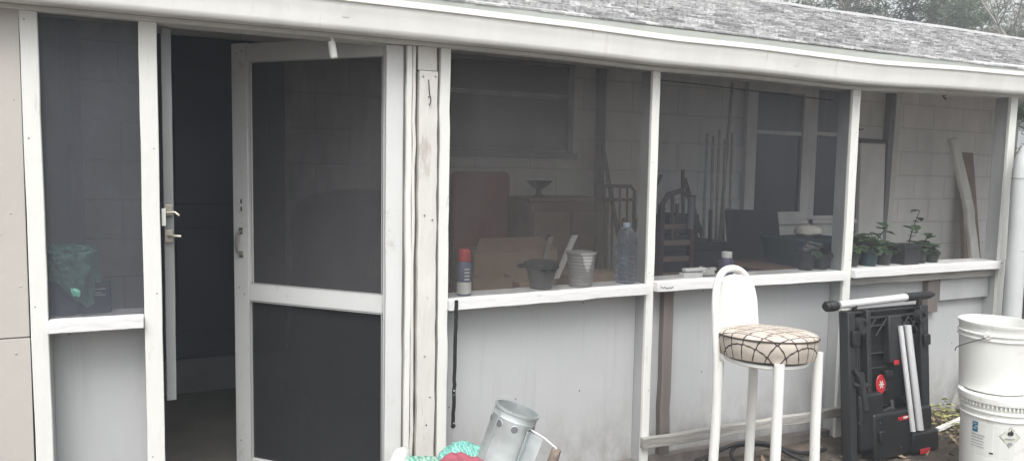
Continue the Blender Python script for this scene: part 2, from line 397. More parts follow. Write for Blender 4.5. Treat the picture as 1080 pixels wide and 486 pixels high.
# ------------------------------------------------------------------ camera
cam = bpy.data.cameras.new('camera'); cam.sensor_width = 36; cam.lens = 26.0; cam.clip_end = 500; cam.clip_start = .05
co = bpy.data.objects.new('camera', cam); COL.objects.link(co)
yaw, pitch, roll = .4403, .0811, .0173
f = Vector((math.sin(yaw)*math.cos(pitch), math.cos(yaw)*math.cos(pitch), -math.sin(pitch)))
r0 = Vector((math.cos(yaw), -math.sin(yaw), 0)); u0 = r0.cross(f)
rr_ = r0*math.cos(roll) + u0*math.sin(roll); uu_ = -r0*math.sin(roll) + u0*math.cos(roll)
Mx = Matrix(((rr_.x,uu_.x,-f.x,0),(rr_.y,uu_.y,-f.y,-2.973),(rr_.z,uu_.z,-f.z,1.394),(0,0,0,1)))
co.matrix_world = Mx; S.camera = co

# ------------------------------------------------------------------ light
wd = bpy.data.worlds.new('World'); S.world = wd; wd.use_nodes = True
N, L = wd.node_tree.nodes, wd.node_tree.links
bg = N['Background']; sky = N.new('ShaderNodeTexSky'); sky.sky_type = 'NISHITA'; sky.sun_disc = False
SUN_EL, SUN_AZ = R(58), R(205)          # azimuth clockwise from +Y
sky.sun_elevation = SUN_EL; sky.sun_rotation = SUN_AZ; sky.air_density = 1.2; sky.dust_density = 5
hs = N.new('ShaderNodeHueSaturation'); hs.inputs['Saturation'].default_value = .12
L.new(sky.outputs[0], hs.inputs['Color']); L.new(hs.outputs[0], bg.inputs['Color']); bg.inputs['Strength'].default_value = .15
sl = bpy.data.lights.new('sun', 'SUN'); sl.energy = .9; sl.angle = R(35); sl.color = (1,.97,.93)
so = bpy.data.objects.new('sun', sl); COL.objects.link(so)
d = Vector((math.sin(SUN_AZ)*math.cos(SUN_EL), math.cos(SUN_AZ)*math.cos(SUN_EL), math.sin(SUN_EL)))
so.rotation_euler = d.to_track_quat('Z', 'Y').to_euler(); so.location = d*20
S.view_settings.view_transform = 'Standard'; S.view_settings.look = 'None'; S.view_settings.gamma = 1
S.view_settings.exposure = .98

# ------------------------------------------------------------------ ground
GZ = -.12
g = MB()
nx = 60
vs, fs = [], []
def gz(x, y): return GZ + (.012*noise.noise((x*2.2, y*2.2, 0)) + .006*noise.noise((x*7, y*7, 3))) if -2 < x < 9 and -4 < y < .06 else GZ
xs = [-150,-60,-20,-6] + [-2 + i*.11 for i in range(101)] + [12,20,60,150]
ys = [-150,-60,-20,-8] + [-4 + i*.11 for i in range(41)] + [3,8,20,60,150]
for y in ys:
    for x in xs: vs.append((x, y, gz(x, y)))
for j in range(len(ys)-1):
    for i in range(len(xs)-1):
        a = j*len(xs)+i; fs.append((a, a+1, a+1+len(xs), a+len(xs)))
g._add(vs, fs, None, True)
tag(obj('ground', g, groundm), None, None, kind='structure')
g = MB().box(-.5, 8.2, .104, 2.098, -.118, -.05)
tag(obj('porch_floor', g, floorm), None, None, kind='structure')

# ------------------------------------------------------------------ house
house = thing('house', 'white painted block house with dark windows standing behind the screened porch', 'house')
w = MB().box(-3.2, 8.3, 2.1, 2.2, -.118, 2.84)
obj('wall', w, blockm, house)
# beige wing at the left edge, clad in two flat sheets with a seam
w = MB().box(-3.2, -.432, .012, 2.098, -.118, 2.2)
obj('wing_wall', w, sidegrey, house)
sd = MB(); sd.box(-3.2, -.428, .0, .010, .795, 2.02); sd.box(-3.2, -.428, .002, .010, -.118, .791)
for x, z in ((-.47,1.22),(-.45,.97),(-.52,1.0),(-.5,1.15),(-.47,.74),(-.45,1.6)):
    sd.box(x-.003, x+.003, -.002, .002, z-.003, z+.003)
obj('siding', sd, beige, house, bevel=.002)
# navy door at the far end of the doorway, with its threshold
dr = obj('door', MB().box(-.05, .72, 2.06, 2.097, .175, 2.18), navy, house, bevel=.004)
pn = MB()
for z0, z1 in ((.35,1.0),(1.15,2.0)): pn.box(.06,.61,2.045,2.058,z0,z1)
objs('door_panel', pn, navy, dr, bevel=.006)
obj('threshold', MB().box(-.1, .78, 2.04, 2.098, -.048, .172), mat('threshold_paint',(.17,.175,.19),.6), house, bevel=.004)
def window(x0, x1, z0, z1, mid, casing_m, upper_m, cw=.07, glass_split=True):
    fr = MB()
    fr.box(x0, x0+cw, 2.05, 2.099, z0, z1); fr.box(x1-cw, x1, 2.05, 2.099, z0, z1)
    fr.box(x0+cw, x1-cw, 2.05, 2.099, z1-cw, z1); fr.box(x0+cw, x1-cw, 2.05, 2.099, z0, z0+cw*.7)
    fo = obj('window', fr, casing_m, house, bevel=.003)
    obj('meeting_rail', MB().box(x0+cw, x1-cw, 2.062, 2.09, mid-.018, mid+.018), casing_grey if casing_m is not greycase else sidegrey, fo, bevel=.003)
    obj('pane', MB().box(x0+cw, x1-cw, 2.078, 2.086, z0+cw*.7, mid-.018), glassm, fo)
    obj('pane', MB().box(x0+cw, x1-cw, 2.078, 2.086, mid+.018, z1-cw), upper_m, fo)
    obj('sill', MB().box(x0-.03, x1+.03, 2.02, 2.049, z0-.03, z0+.012), casing_m, fo, bevel=.004)
    return fo
casing_grey = mat('window_casing', (.80,.80,.79), .6, var=.06)
greycase = mat('dark_bronze_frame', (.20,.21,.24), .5, var=.1)
window(1.80, 2.88, 1.52, 2.23, 1.96, greycase, glassm, cw=.05)
window(4.62, 5.40, .98, 2.24, 1.77, casing_grey, curtain, cw=.115)
window(5.40, 6.00, .98, 2.24, 1.78, casing_grey, curtain, cw=.06)
tr = MB().plank((6.39,2.06,0),(6.43,2.06,2.24),(.055,0,0),(0,.06,0)); obj('corner_board', tr, greycase, house)
tr = MB().plank((6.45,2.06,0),(6.51,2.06,2.24),(.07,0,0),(0,.06,0)); obj('corner_board', tr, white, house)

# ------------------------------------------------------------------ porch carcass
porch = thing('screened_porch', 'white framed screened porch with grey kneewall under a shingled roof', 'porch')
HZ = [(-3.2,1.897),(-.47,1.897),(-.15,1.896),(.29,1.898),(.76,1.898),(1.08,1.898),(1.62,1.894),(2.14,1.881),(2.67,1.885),(3.49,1.873),(4.16,1.8976),(4.94,1.9135),(7,1.918),(9.5,1.92)]
def hz(x):
    for (a, za), (b, zb) in zip(HZ, HZ[1:]):
        if a <= x <= b: return za + (zb-za)*(x-a)/(b-a)
    return HZ[-1][1]
def strip(prof, x0=-3.2, x1=9.5, step=.15, dz=lambda x: 0, jit=0, closed=True):
    """sweep a y,z profile along x, following the sag of the eave"""
    mb = MB(); n = len(prof); vs, fs = [], []; k = int((x1-x0)/step)+1
    for i in range(k+1):
        x = min(x0 + i*step, x1); o = dz(x) + (jit*noise.noise((x*1.7, 5, 2)))
        vs += [(x, y, z+o) for y, z in prof]
    m = n if closed else n-1
    for i in range(k):
        for j in range(m):
            fs.append((i*n+j, i*n+(j+1) % n, (i+1)*n+(j+1) % n, (i+1)*n+j))
    if closed: fs += [tuple(range(n-1,-1,-1)), tuple(k*n+j for j in range(n))]
    mb._add(vs, fs, None, True); bmesh.ops.recalc_face_normals(mb.bm, faces=mb.bm.faces)
    return mb
sag = lambda x: hz(x)-1.897
obj('header', strip([(-.012,1.897),(.10,1.897),(.10,2.10),(-.012,2.10)], dz=sag), white, porch, bevel=.002)
obj('fascia', strip([(-.030,1.912),(-.013,1.912),(-.013,2.088),(-.030,2.088)], dz=sag), fasciam, porch)

zb = -.118
def post(x0, x1, m=white, y1=.10, z0=zb, top=None, slant=0, seed=0):
    t = (hz((x0+x1)/2) if top is None else top)+.0
    fr = MB().plank(((x0+x1)/2+slant, .010, z0), ((x0+x1)/2, .010, t), (x1-x0,0,0), (0,.020,0), n=18, jit=.0006, seed=seed)
    p = obj('post', fr, m, porch, bevel=.0025)
    q = random.Random(int(x0*100)+500)
    for z in (t-.03, 1.45, .90, .34):
        for k in (.28,.72):
            if q.random() < .5: obj('nail_head', MB().lathe([(.0001,-.0014),(.0022,-.0012),(.0026,.002)], 8, Matrix.Translation((x0+(x1-x0)*k+slant*(1-(z-z0)/(t-z0)), -.0004, z+q.gauss(0,.02) if z < t-.05 else z)) @ Matrix.Rotation(R(-90),4,'X')), gapm, p)
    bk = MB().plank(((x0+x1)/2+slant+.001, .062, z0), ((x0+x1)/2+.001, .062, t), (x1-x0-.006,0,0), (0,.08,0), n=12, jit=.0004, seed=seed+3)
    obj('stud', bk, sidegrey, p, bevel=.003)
    return p
post(-.427,-.375, slant=.006)
post(-.073,-.014)
post(2.137,2.180)
post(3.493,3.552)
post(4.915,4.985, slant=-.02)
# jamb stop inside the doorway, cut short above the floor, with the old strike hardware
j = obj('jamb_stop', MB().plank((.012,.09,.50),(.016,.09,1.89),(.034,0,0),(0,.05,0), n=16, jit=.0004), mat('old_jamb_grey',(.24,.25,.25),.7,var=.15,dirt=(.4,.4,.38),dirt_amt=.2,stretch=(1,1,.2)), porch, bevel=.002)
obj('strike_plate', MB().box(-.010,.004,.030,.036,1.168,1.232), white, j, bevel=.001)
hw = MB(); hw.tube([(.0,.04,1.215),(.035,.03,1.218),(.05,.02,1.205)], .005, 8); hw.box(.0,.028,.055,.063,1.205,1.245); hw.box(.0,.026,.055,.063,1.105,1.15)
hw.tube([(.012,.05,1.128),(.03,.03,1.13),(.055,.02,1.128)], .006, 8)
objs('latch_strike', hw, brass, j, bevel=.001)
# cluster of boards between the doorway and the first long bay
dp = obj('door_post', MB().plank((.917,.02,zb),(.922,.02,1.896),(.022,0,0),(0,.05,0), n=20), white, porch, bevel=.002)
obj('backing_board', MB().plank((1.000,.030,zb),(1.004,.030,1.896),(.20,0,0),(0,.03,0), n=20, jit=.0006), gapm, dp)
obj('jamb_strip', MB().plank((.936,.004,zb),(.941,.004,1.896),(.013,0,0),(0,.022,0), n=20), oldwhite, dp, bevel=.002)
obj('upper_board', MB().plank((1.000,.0075,1.80),(1.0,.0075,1.897),(.082,0,0),(0,.015,0), n=4), oldwhite, dp, bevel=.002)
cb = MB().plank((.997,-.002,zb),(1.0,-.002,1.796),(.080,0,0),(0,.034,0), n=30, jit=.0012, seed=5)
obj('cover_board', cb, oldwhite, dp, bevel=.003)
nl = MB()
for x, z in ((.975,1.772),(1.028,1.775),(1.0,1.69),(.985,1.2),(1.02,1.18),(1.0,.85),(.99,.60),(1.015,.42),(1.0,.3)):
    nl.lathe([(.0001,-.0225),(.003,-.0225),(.003,-.018)], 8, Matrix.Translation((x,0,z)) @ Matrix.Rotation(R(90),4,'X') @ Matrix.Translation((0,0,.0215+.02)))
objs('nail_head', nl, gapm, dp)
hk = MB().tube([(.998,-.021,1.76),(.999,-.032,1.70),(1.004,-.034,1.685),(1.006,-.028,1.668),(1.0,-.024,1.655)], .0022, 6); obj('hook', hk, irondk, dp)
obj('casing_strip', MB().plank((1.074,.006,zb),(1.078,.006,1.897),(.045,0,0),(0,.026,0), n=24, jit=.0012, seed=9), white, dp, bevel=.0025)

# sills: each its own crooked board
def sill(x0, x1, za, zbb, th=.044, y1=.15):
    mb = MB(); n = 14; vs, fs = [], []
    rr = random.Random(int(x0*100)+77)
    for i in range(n+1):
        x = x0 + (x1-x0)*i/n; z = za + (zbb-za)*i/n + rr.gauss(0,.0005)
        vs += [(x,-.026+rr.gauss(0,.0004),z),(x,y1,z+.002),(x,y1,z-th),(x,-.026,z-th+rr.gauss(0,.0006))]
    for i in range(n):
        for q in range(4): fs.append((i*4+q,(i+1)*4+q,(i+1)*4+(q+1)%4,i*4+(q+1)%4))
    fs += [(0,1,2,3),(n*4+3,n*4+2,n*4+1,n*4)]
    mb._add(vs, fs); bmesh.ops.recalc_face_normals(mb.bm, faces=mb.bm.faces)
    return obj('sill', mb, sillm, porch, bevel=.003)
sill(-.372,-.075,.848,.846); sill(1.099,2.134,.835,.848,.047); s3 = sill(2.183,3.490,.860,.856,.050); sill(3.555,4.912,.862,.864,.048)
sc = MB()                                           # pencil scribble left on the sill edge
q = random.Random(3); pts = [(2.20+.006*i+q.gauss(0,.002), -.0275, .832+q.gauss(0,.006)) for i in range(14)]
sc.tube(pts, .0012, 5); obj('pencil_mark', sc, inkblk, s3)
# kneewall panels with the frame pieces that show beneath the sills
panelm = panel_material()
def panel(x0, x1, y, zt):
    p = obj('knee_panel', MB().box(x0, x1, y, y+.012, zb, zt), panelm, porch)
    q = random.Random(int(x0*50)+200); k = x0+.05
    while k < x1-.02:
        for z in (zt-.03, .33+q.gauss(0,.01)):
            if x1-x0 < .5 and z < .5: continue
            obj('nail_head', MB().lathe([(.0001,-.0015),(.0035,-.0012),(.004,.001)], 8, Matrix.Translation((k+q.gauss(0,.006), y-.0004, z)) @ Matrix.Rotation(R(-90),4,'X')), gapm, p)
        k += .34
panel(-.374,-.074,.115,.802); panel(1.097,2.139,.092,.79); panel(2.178,3.494,.092,.808); panel(3.551,4.918,.092,.814)
obj('raw_stud', MB().plank((2.318,.073,zb),(2.318,.073,.807),(.060,0,0),(0,.035,0), n=12), studm, porch)
obj('ledger', MB().plank((3.556,.055,.79),(4.91,.055,.785),(0,.06,0),(0,0,.05), n=10), railm, porch, bevel=.003)
obj('short_block', MB().box(4.30,4.40,.05,.09,.55,.76), studm, porch, bevel=.004)
obj('short_block', MB().box(4.42,4.90,.055,.09,.62,.755), sidegrey, porch, bevel=.004)
obj('bottom_rail', MB().plank((2.125,-.016,.052),(3.60,-.014,.040),(0,.03,0),(0,0,.053), n=18, jit=.0016), railm, porch, bevel=.003)
obj('base_board', MB().plank((1.1,.06,-.085),(4.95,.06,-.15),(0,.05,0),(0,0,.09), n=14, jit=.003), studm, porch)

# screens
def screen(x0, x1, z0, m): 
    mb = MB(); n = 16; vs, fs = [], []
    for i in range(n+1):
        for k in range(13):
            x = x0+(x1-x0)*i/n; z = z0 + (hz(x)+.004-z0)*k/12
            vs.append((x, .0225+.0025*noise.noise((x*3,z*3,1)), z))
    for i in range(n):
        for k in range(12): fs.append((i*13+k,(i+1)*13+k,(i+1)*13+k+1,i*13+k+1))
    mb._add(vs, fs, None, True); return obj('screen', mb, m, porch)
screen(-.376,-.072,.846,mesh_left); screen(1.098,2.138,.835,mesh_m); screen(2.179,3.494,.856,mesh_third); screen(3.551,4.916,.862,mesh_clear)

# screen door, hinged on the right and standing ajar into the porch
hx, hy, ang = .905, .045, R(180-46.5)
sdoor = obj('screen_door', MB().box(0,.055,-.016,.016,-.04,1.93), doorw, porch, bevel=.003, loc=(hx,hy,0)); sdoor.rotation_euler.z = ang
sdoor.data.transform(Matrix.Identity(4))
DW = .88
for nm, a in (('stile',(DW-.088,DW,-.016,.016,-.04,1.945)),('stile',(0.0551,.082,-.016,.016,-.04,1.94)),('top_rail',(.083,DW-.089,-.016,.016,1.86,1.942)),
              ('mid_rail',(.083,DW-.089,-.016,.016,.773,.853)),('bottom_rail',(.083,DW-.089,-.016,.016,-.04,.02))):
    obj(nm, MB().box(*a), doorw, sdoor, bevel=.003)
st = MB(); st.box(DW-.105,DW-.0895,.002,.014,.854,1.859); obj('glazing_bead', st, white, sdoor, bevel=.001)
obj('screen', MB().box(.083,DW-.089,-.003,-.002,.855,1.859), mesh_door, sdoor)
obj('screen', MB().box(.083,DW-.089,-.003,-.002,.021,.772), mesh_dark, sdoor)
hd = MB().tube([(DW-.045,.018,.985),(DW-.045,.045,1.0),(DW-.045,.052,1.04),(DW-.045,.045,1.08),(DW-.045,.018,1.095)], .0055, 8)
hd.box(DW-.056,DW-.034,.0165,.020,.97,1.0); hd.box(DW-.056,DW-.034,.0165,.020,1.08,1.11); obj('handle', hd, brass, sdoor)
sp_ = MB()
for (a0, a1, c0, c1) in ((.0835,.0875,.855,1.859),(DW-.1085,-.105+DW,.855,1.859),(.0835,DW-.1085,1.855,1.859),(.0835,DW-.1085,.8535,.8575),(.0835,.0875,.021,.772),(DW-.0935,DW-.0895,.021,.772),(.0875,DW-.0935,.768,.772)):
    sp_.box(a0, a1, .0155, .0172, c0, c1)
objs('spline', sp_, sidegrey, sdoor)
sp_ = MB()
for x, z in ((DW-.03,.83),(DW-.06,.80),(.03,.83),(.03,.80),(DW-.03,1.90),(DW-.06,1.91),(DW-.03,.10)): sp_.lathe([(.0003,.0012),(.0045,.0010),(.005,0)], 10, Matrix.Translation((x,.0161,z)) @ Matrix.Rotation(R(-90),4,'X'))
objs('screw', sp_, brass, sdoor)
hl = MB(); hl.box(DW-.052,DW-.044,.0165,.0175,1.185,1.205); hl.box(DW-.052,DW-.044,.0165,.0175,1.22,1.24); objs('screw_slot', hl, inkblk, sdoor)
# kept upright by the hinge side: the right stile stands almost in the wall plane
obj('hinge_stile', MB().plank((.872,.036,-.04),(.876,.036,1.896),(.086,0,0),(0,.026,0), n=12, jit=.0006), doorw, porch, bevel=.003)

obj('porch_ceiling', MB().hexa([(-.42,.102,2.085),(8.2,.102,2.085),(8.2,2.097,2.80),(-.42,2.097,2.80),(-.42,.102,2.105),(8.2,.102,2.105),(8.2,2.097,2.82),(-.42,2.097,2.82)]), ceilm, porch)
# ------------------------------------------------------------------ roof (a part of the porch) with its shingle tabs
SL = .375; Y0, Z0, Y1 = -.062, 2.092, 2.15
rl = MB(); 
rl.hexa([(-3.4,Y0,Z0-.03),(10,Y0,Z0-.03),(10,Y1,Z0-.03+SL*(Y1-Y0)),(-3.4,Y1,Z0-.03+SL*(Y1-Y0)),(-3.4,Y0,Z0-.012),(10,Y0,Z0-.012),(10,Y1,Z0-.012+SL*(Y1-Y0)),(-3.4,Y1,Z0-.012+SL*(Y1-Y0))])
yb = Y1+2.6
rl.hexa([(-3.4,Y1+.002,Z0-.03+SL*(Y1-Y0)),(10,Y1+.002,Z0-.03+SL*(Y1-Y0)),(10,yb,Z0-.03),(-3.4,yb,Z0-.03),(-3.4,Y1+.002,Z0-.012+SL*(Y1-Y0)),(10,Y1+.002,Z0-.012+SL*(Y1-Y0)),(10,yb,Z0-.012),(-3.4,yb,Z0-.012)])
roof = obj('roof', rl, fasciam, porch)
tb = MB(); ex = .07; row = 0; y = Y0-.012
q = random.Random(11)
al = math.atan(SL)
while y < Y1-.03:
    x = -1.0 - q.random()*.3
    while x < 9.9:
        wd_ = q.choice((.04,.06,.08,.10,.13)); lift = q.choice((.012,.016,.021))
        lift = .008 if row == 0 else lift; ya, ye = y + q.gauss(0,.0005 if row == 0 else .0025), min(y+ex*1.35, Y1-.005)
        za = Z0-.010+SL*(ya-Y0); ze = Z0-.010+SL*(ye-Y0); x1 = min(x+wd_-.004, 9.98)
        tb.hexa([(x,ya,za),(x1,ya,za),(x1,ye,ze),(x,ye,ze),(x,ya,za+lift),(x1,ya,za+lift),(x1,ye,ze+.003),(x,ye,ze+.003)])
        x += wd_
    y += ex; row += 1
obj('shingles', tb, shingm, roof)
rc = strip([(Y1-.13,Z0+SL*(Y1-.13-Y0)+.006),(Y1,Z0+SL*(Y1-Y0)+.022),(Y1+.13,Z0+SL*(Y1-.13-Y0)+.006),(Y1,Z0+SL*(Y1-Y0)-.004)], x0=-1, x1=9.98, step=.22, jit=.006)
obj('ridge_cap', rc, shingm, roof)
obj('drip_edge', strip([(-.070,2.015),(-.064,2.015),(-.040,2.079),(-.070,2.079)], dz=lambda x: sag(x)*.4), fasciam, roof)
gp = [(-.031,1.912),(-.100,1.908),(-.110,1.914),(-.114,1.932),(-.117,1.958),(-.123,1.985),(-.127,2.000),(-.127,2.014),(-.137,2.016),(-.137,2.040),(-.113,2.040),(-.113,2.034),(-.119,2.030),(-.119,2.002),(-.116,1.985),(-.110,1.960),(-.106,1.934),(-.100,1.922),(-.040,1.922),(-.040,2.05),(-.031,2.05)]
gut = obj('gutter', strip(gp, dz=lambda x: sag(x)*.75, jit=.0015), gutterm, porch, sharp=50)
for gx in (.62, 2.92, 5.3):
    obj('gutter_joint', strip([(y-.0016 if k < 99 else y, z) for k, (y, z) in enumerate(gp[4:9])] + [(y+.0016, z) for y, z in reversed(gp[4:9])], x0=gx, x1=gx+.028, step=.028, dz=lambda x: sag(x)*.75), gutterm, gut)
dsn = MB().tube([(4.90,-.11,-.10),(4.895,-.11,.6),(4.885,-.11,1.36),(4.888,-.11,1.44),(4.905,-.11,1.51),(4.945,-.11,1.565),(5.00,-.11,1.60),(5.2,-.11,1.70),(5.36,-.09,1.79),(5.40,-.085,1.915)], .052, 20)
obj('downspout', dsn, pvc, porch)
bd = MB().tube([(4.893,-.11,.94),(4.893,-.11,.946)], .0535, 20); bd.tube([(4.886,-.11,1.395),(4.886,-.11,1.402)], .0535, 20); objs('pipe_joint', bd, sidegrey, porch)
# small white fitting hanging from the header over the door
fx = MB().lathe([(.0005,-.03),(.012,-.03),(.015,-.026),(.015,.03),(.012,.036),(.0005,.036)], 16, Matrix.Rotation(R(-10),4,'Y'))
fx.tube([(0,0,.036),(-.006,0,.05)], .006, 8)
tag(obj('hanging_fitting', fx, whitepl, loc=(.606,-.02,1.846)), 'small white cylinder hanging from the header above the screen door', 'fitting')
# black strap hung from the sill end beside the cover board
sp = MB(); sp.plank((1.128,-.031,.835),(1.119,-.031,.29),(.016,0,0),(0,.003,0), n=22, jit=.0008); sp.lathe([(.0002,0),(.011,0),(.011,.003),(.0002,.003)], 14, Matrix.Translation((1.119,-.030,.283)) @ Matrix.Rotation(R(90),4,'X'))
stp = obj('hanging_strap', sp, blackr); tag(stp, 'thin black rubber strap hanging from the sill end beside the wide cream post', 'strap')
sp = MB()
for z in (.42,.44,.295): sp.lathe([(.0001,0),(.0035,0),(.0035,.002)], 8, Matrix.Translation((1.121,-.0325,z)) @ Matrix.Rotation(R(90),4,'X'))
objs('eyelet', sp, silver, stp)
# drooping wire inside the third bay
wr = MB().tube([(2.19,.13,1.86),(2.6,.13,1.852),(3.0,.13,1.838),(3.48,.13,1.825)], .003, 6)
tag(obj('wire', wr, blackr), 'thin dark wire strung across the top of the third screened bay', 'wire')

# ------------------------------------------------------------------ bar stool
SY = .771; RX = Vector((math.cos(SY),-math.sin(SY),0)); FW = Vector((math.sin(SY),math.cos(SY),0))
c = Vector((2.271,-.673,0)); SZ = .640
stool = thing('bar_stool', 'white metal bar stool with round lattice print cushion before the kneewall', 'stool', (c.x,c.y,0))
Mloc = Matrix(((RX.x,FW.x,0,0),(RX.y,FW.y,0,0),(0,0,1,0),(0,0,0,1)))
def P(a, b, z): return Mloc @ Vector((a, b, z))
legs = [(-.19,-.05),(-.05,.19),(.05,-.19),(.208,.05)]
LR = .0205
def legtube(a, b, top, k=1.0):
    return MB().tube([P(a*1.06,b*1.06,GZ-.004),P(a,b,SZ*.5),P(a*.98,b*.98,top)], LR, 18)
for (a, b), top in zip(legs, (SZ-.03, SZ-.03, SZ+.012, SZ+.022)):
    lg = obj('leg', legtube(a, b, top), whitemt, stool, bevel=.0)
    obj('foot_cap', MB().tube([P(a*1.062,b*1.062,GZ-.004),P(a*1.058,b*1.058,GZ+.03)], LR+.003, 16), whitepl, lg)
# backrest: arched sheet with a hand slot, framed by a bent tube
L1 = Vector((-.19,-.05)); L2 = Vector((-.05,.19)); mid = (L1+L2)/2; e = (L2-L1).normalized(); nrm = Vector((-e.y, e.x))   # nrm points to the back
if nrm.dot(mid) < 0: nrm = -nrm
hw_, z0_, zs_, zt_ = .150, SZ-.03, .80, .985
def bp(s, z, off=0):
    t = (z-z0_)/(zt_-z0_); cv = -.035*(1-(s/hw_)**2)*0 + .03*t + .02*(1-(s/hw_)**2)
    return P(mid.x+e.x*s+nrm.x*(cv+off), mid.y+e.y*s+nrm.y*(cv+off), z)
def arch(k, n=24, z_low=z0_):
    pts = [(-hw_*k, z_low), (-hw_*k*1.02, .72), (-hw_*k, zs_)]
    for i in range(1, n):
        a = math.pi - math.pi*i/n
        pts.append((hw_*k*math.copysign(abs(math.cos(a))**.82, math.cos(a)), zs_ + (zt_-zs_)*(math.sin(a)**.9)*(1 if k == 1 else .93*k)))
    pts += [(hw_*k, zs_), (hw_*k*1.02, .72), (hw_*k, z_low)]
    return pts
fr = MB().tube([P(-.19*1.0,-.05,SZ*.6)] + [bp(s, z) for s, z in arch(1)] + [P(-.05,.19,SZ*.6)], .0155, 14)
obj('back_frame', fr, whitemt, stool)
pan = MB(); cols = 20
ztop = .938
rows = [z0_+.035 + (ztop-z0_-.035)*i/14 for i in range(15)]
def halfw(z): return hw_*.97 if z <= zs_ else hw_*.97*math.sqrt(max(0, 1-((z-zs_)/(zt_-zs_-.004))**2))
def rowz(i, s): 
    z = rows[i]
    return z + (.0 if i < 14 else .016*(1-(s)**2))
for side in (-.006, .006):
    vs = []
    for i in range(15):
        for k in range(cols+1):
            s = -1+2*k/cols; z = rowz(i, s); vs.append(bp(halfw(rows[i])*s, z, side-.008))
    fs = [(i*(cols+1)+k, i*(cols+1)+k+1, (i+1)*(cols+1)+k+1, (i+1)*(cols+1)+k) for i in range(14) for k in range(cols)]
    pan._add(vs, fs, None, True)
obj('backrest', pan, whitemt, stool)
lip = MB().tube([bp(halfw(ztop)*s*.99, ztop+.016*(1-s*s), -.008) for s in [-1+.1*i for i in range(21)]], .007, 8); obj('slot_rim', lip, whitemt, stool)
obj('seat_plate', MB().lathe([(.0005,SZ-.018),(.168,SZ-.018),(.172,SZ-.014),(.172,SZ-.002),(.0005,SZ-.002)], 48), whitemt, stool)
ring = MB()
for (a, b), (a2, b2) in (((-.19,-.05),(.05,-.19)),((.05,-.19),(.19,.05)),((.19,.05),(-.05,.19)),((-.05,.19),(-.19,-.05))):
    ring.tube([P(a*1.03,b*1.03,.0),P(a2*1.03,b2*1.03,.0)], .011, 10)
objs('foot_rail', ring, whitemt, stool)
cp = []
for i in range(29):
    t = i/28
    if t < .55:
        rr = .200*(t/.55); zz = .108+.014*(1-(rr/.2)**2) - .010*max(0, (rr/.2-.8)/.2)**2; 
    else:
        k = (t-.55)/.45; a = k*math.pi
        rr = .200 + .006*math.sin(a) - .012*k; zz = .098-.094*k
    cp.append((max(rr, .0005), zz))
cu = MB().lathe(cp, 72); cu.disc(.187, .004, 72)
bmesh.ops.remove_doubles(cu.bm, verts=cu.bm.verts, dist=.0002)
for v in cu.bm.verts:
    n_ = noise.noise((v.co.x*9, v.co.y*9, v.co.z*9)); v.co += Vector((v.co.x, v.co.y, 0)).normalized()*n_*.006; v.co.z += n_*.004
del v
cush = tag(obj('seat_cushion', cu, cushm, loc=(c.x+.004,c.y,SZ-.004)), 'round cream seat cushion with dark lattice print on the white bar stool', 'cushion')
cush.rotation_euler = (R(-2), R(3), R(20))
pp = MB().tube([(.2035*math.cos(a), .2035*math.sin(a), .090) for a in [2*math.pi*i/64 for i in range(65)]], .0035, 6, cap=False); obj('piping', pp, mat('dark_piping',(.06,.045,.04),.8), cush)

# ------------------------------------------------------------------ folded work stand leaning on the kneewall
ws = thing('folding_work_stand', 'black folded work stand with silver bars and red clips leaning on kneewall', 'work stand', (3.56,-.27,GZ))
WM = Matrix.Rotation(R(-5), 4, 'X') @ Matrix.Scale(.88, 4, (1,0,0))          # leans back toward the wall
def wbox(mb, *a): return mb.box(*a, M=WM)
X_ = -.38
b_ = MB(); wbox(b_, -.335,.345,.0,.03,.02,.80); obj('back_shell', b_, black, ws, bevel=.008)
ribs = MB()
for x0, x1 in ((-.36,-.30),(-.20,-.165),(.285,.36)): wbox(ribs, x0,x1,-.052,.0,.0,.80)
for z in (.70,.745,.78): wbox(ribs, -.30,.285,-.028,.0,z,z+.014)
for z in (.18,.26,.34,.47,.55): wbox(ribs, -.16,.03,-.014,.0,z,z+.010)
obj('side_rail', ribs, darkgrey, ws, bevel=.006)
lp = MB(); wbox(lp, -.20,.33,-.085,-.02,.0,.25); wbox(lp,-.30,-.10,-.075,-.02,.06,.36); wbox(lp, .12,.36,-.105,-.045,-.0,.12); obj('lower_clamp_body', lp, black, ws, bevel=.016, seg=3)
up = MB(); wbox(up, .0,.115,-.05,-.0,.50,.76); obj('latch_plate', up, darkgrey, ws, bevel=.008)
kb = MB()
for x, z, r_ in ((-.245,.72,.042),(.29,.74,.036),(-.22,.10,.035)):
    kb.lathe([(.0005,0),(r_*.55,0),(r_*.6,.012),(r_,.012),(r_,.0),(r_*1.1,-.01),(r_*1.1,-.03)], 22, WM @ Matrix.Translation((x,-.055,z)) @ Matrix.Rotation(R(90),4,'X'))
objs('pivot_knob', kb, darkgrey, ws)
bt = MB(); bt.tube([WM @ Vector((-.41,-.03,.838)), WM @ Vector((.20,-.03,.850))], .021, 18); obj('top_bar', bt, silver, ws)
gr = MB(); gr.tube([WM @ Vector((-.52+.013*i,-.03,.836)) for i in range(8)], [.02,.028,.022,.029,.022,.029,.024,.026], 16); gr.tube([WM @ Vector((.18,-.03,.849)), WM @ Vector((.40,-.03,.853)), WM @ Vector((.445,-.03,.854))], [.024,.022,.012], 16); objs('bar_grip', gr, blackr, ws)
for x, dx in ((.085,.035),(.150,.035)):
    t_ = MB().tube([WM @ Vector((x,-.058,.70)), WM @ Vector((x+dx,-.100,.13))], .0195 if x > .1 else .014, 14); obj('folded_leg_tube', t_, silver, ws)
for x, z, rx_ in ((-.29,.42,.019),):
    t_ = MB().tube([WM @ Vector((x,-.07,z+.06)), WM @ Vector((x+.03,-.075,z-.14))], rx_, 14); obj('crank_handle', t_, darkgrey, ws)
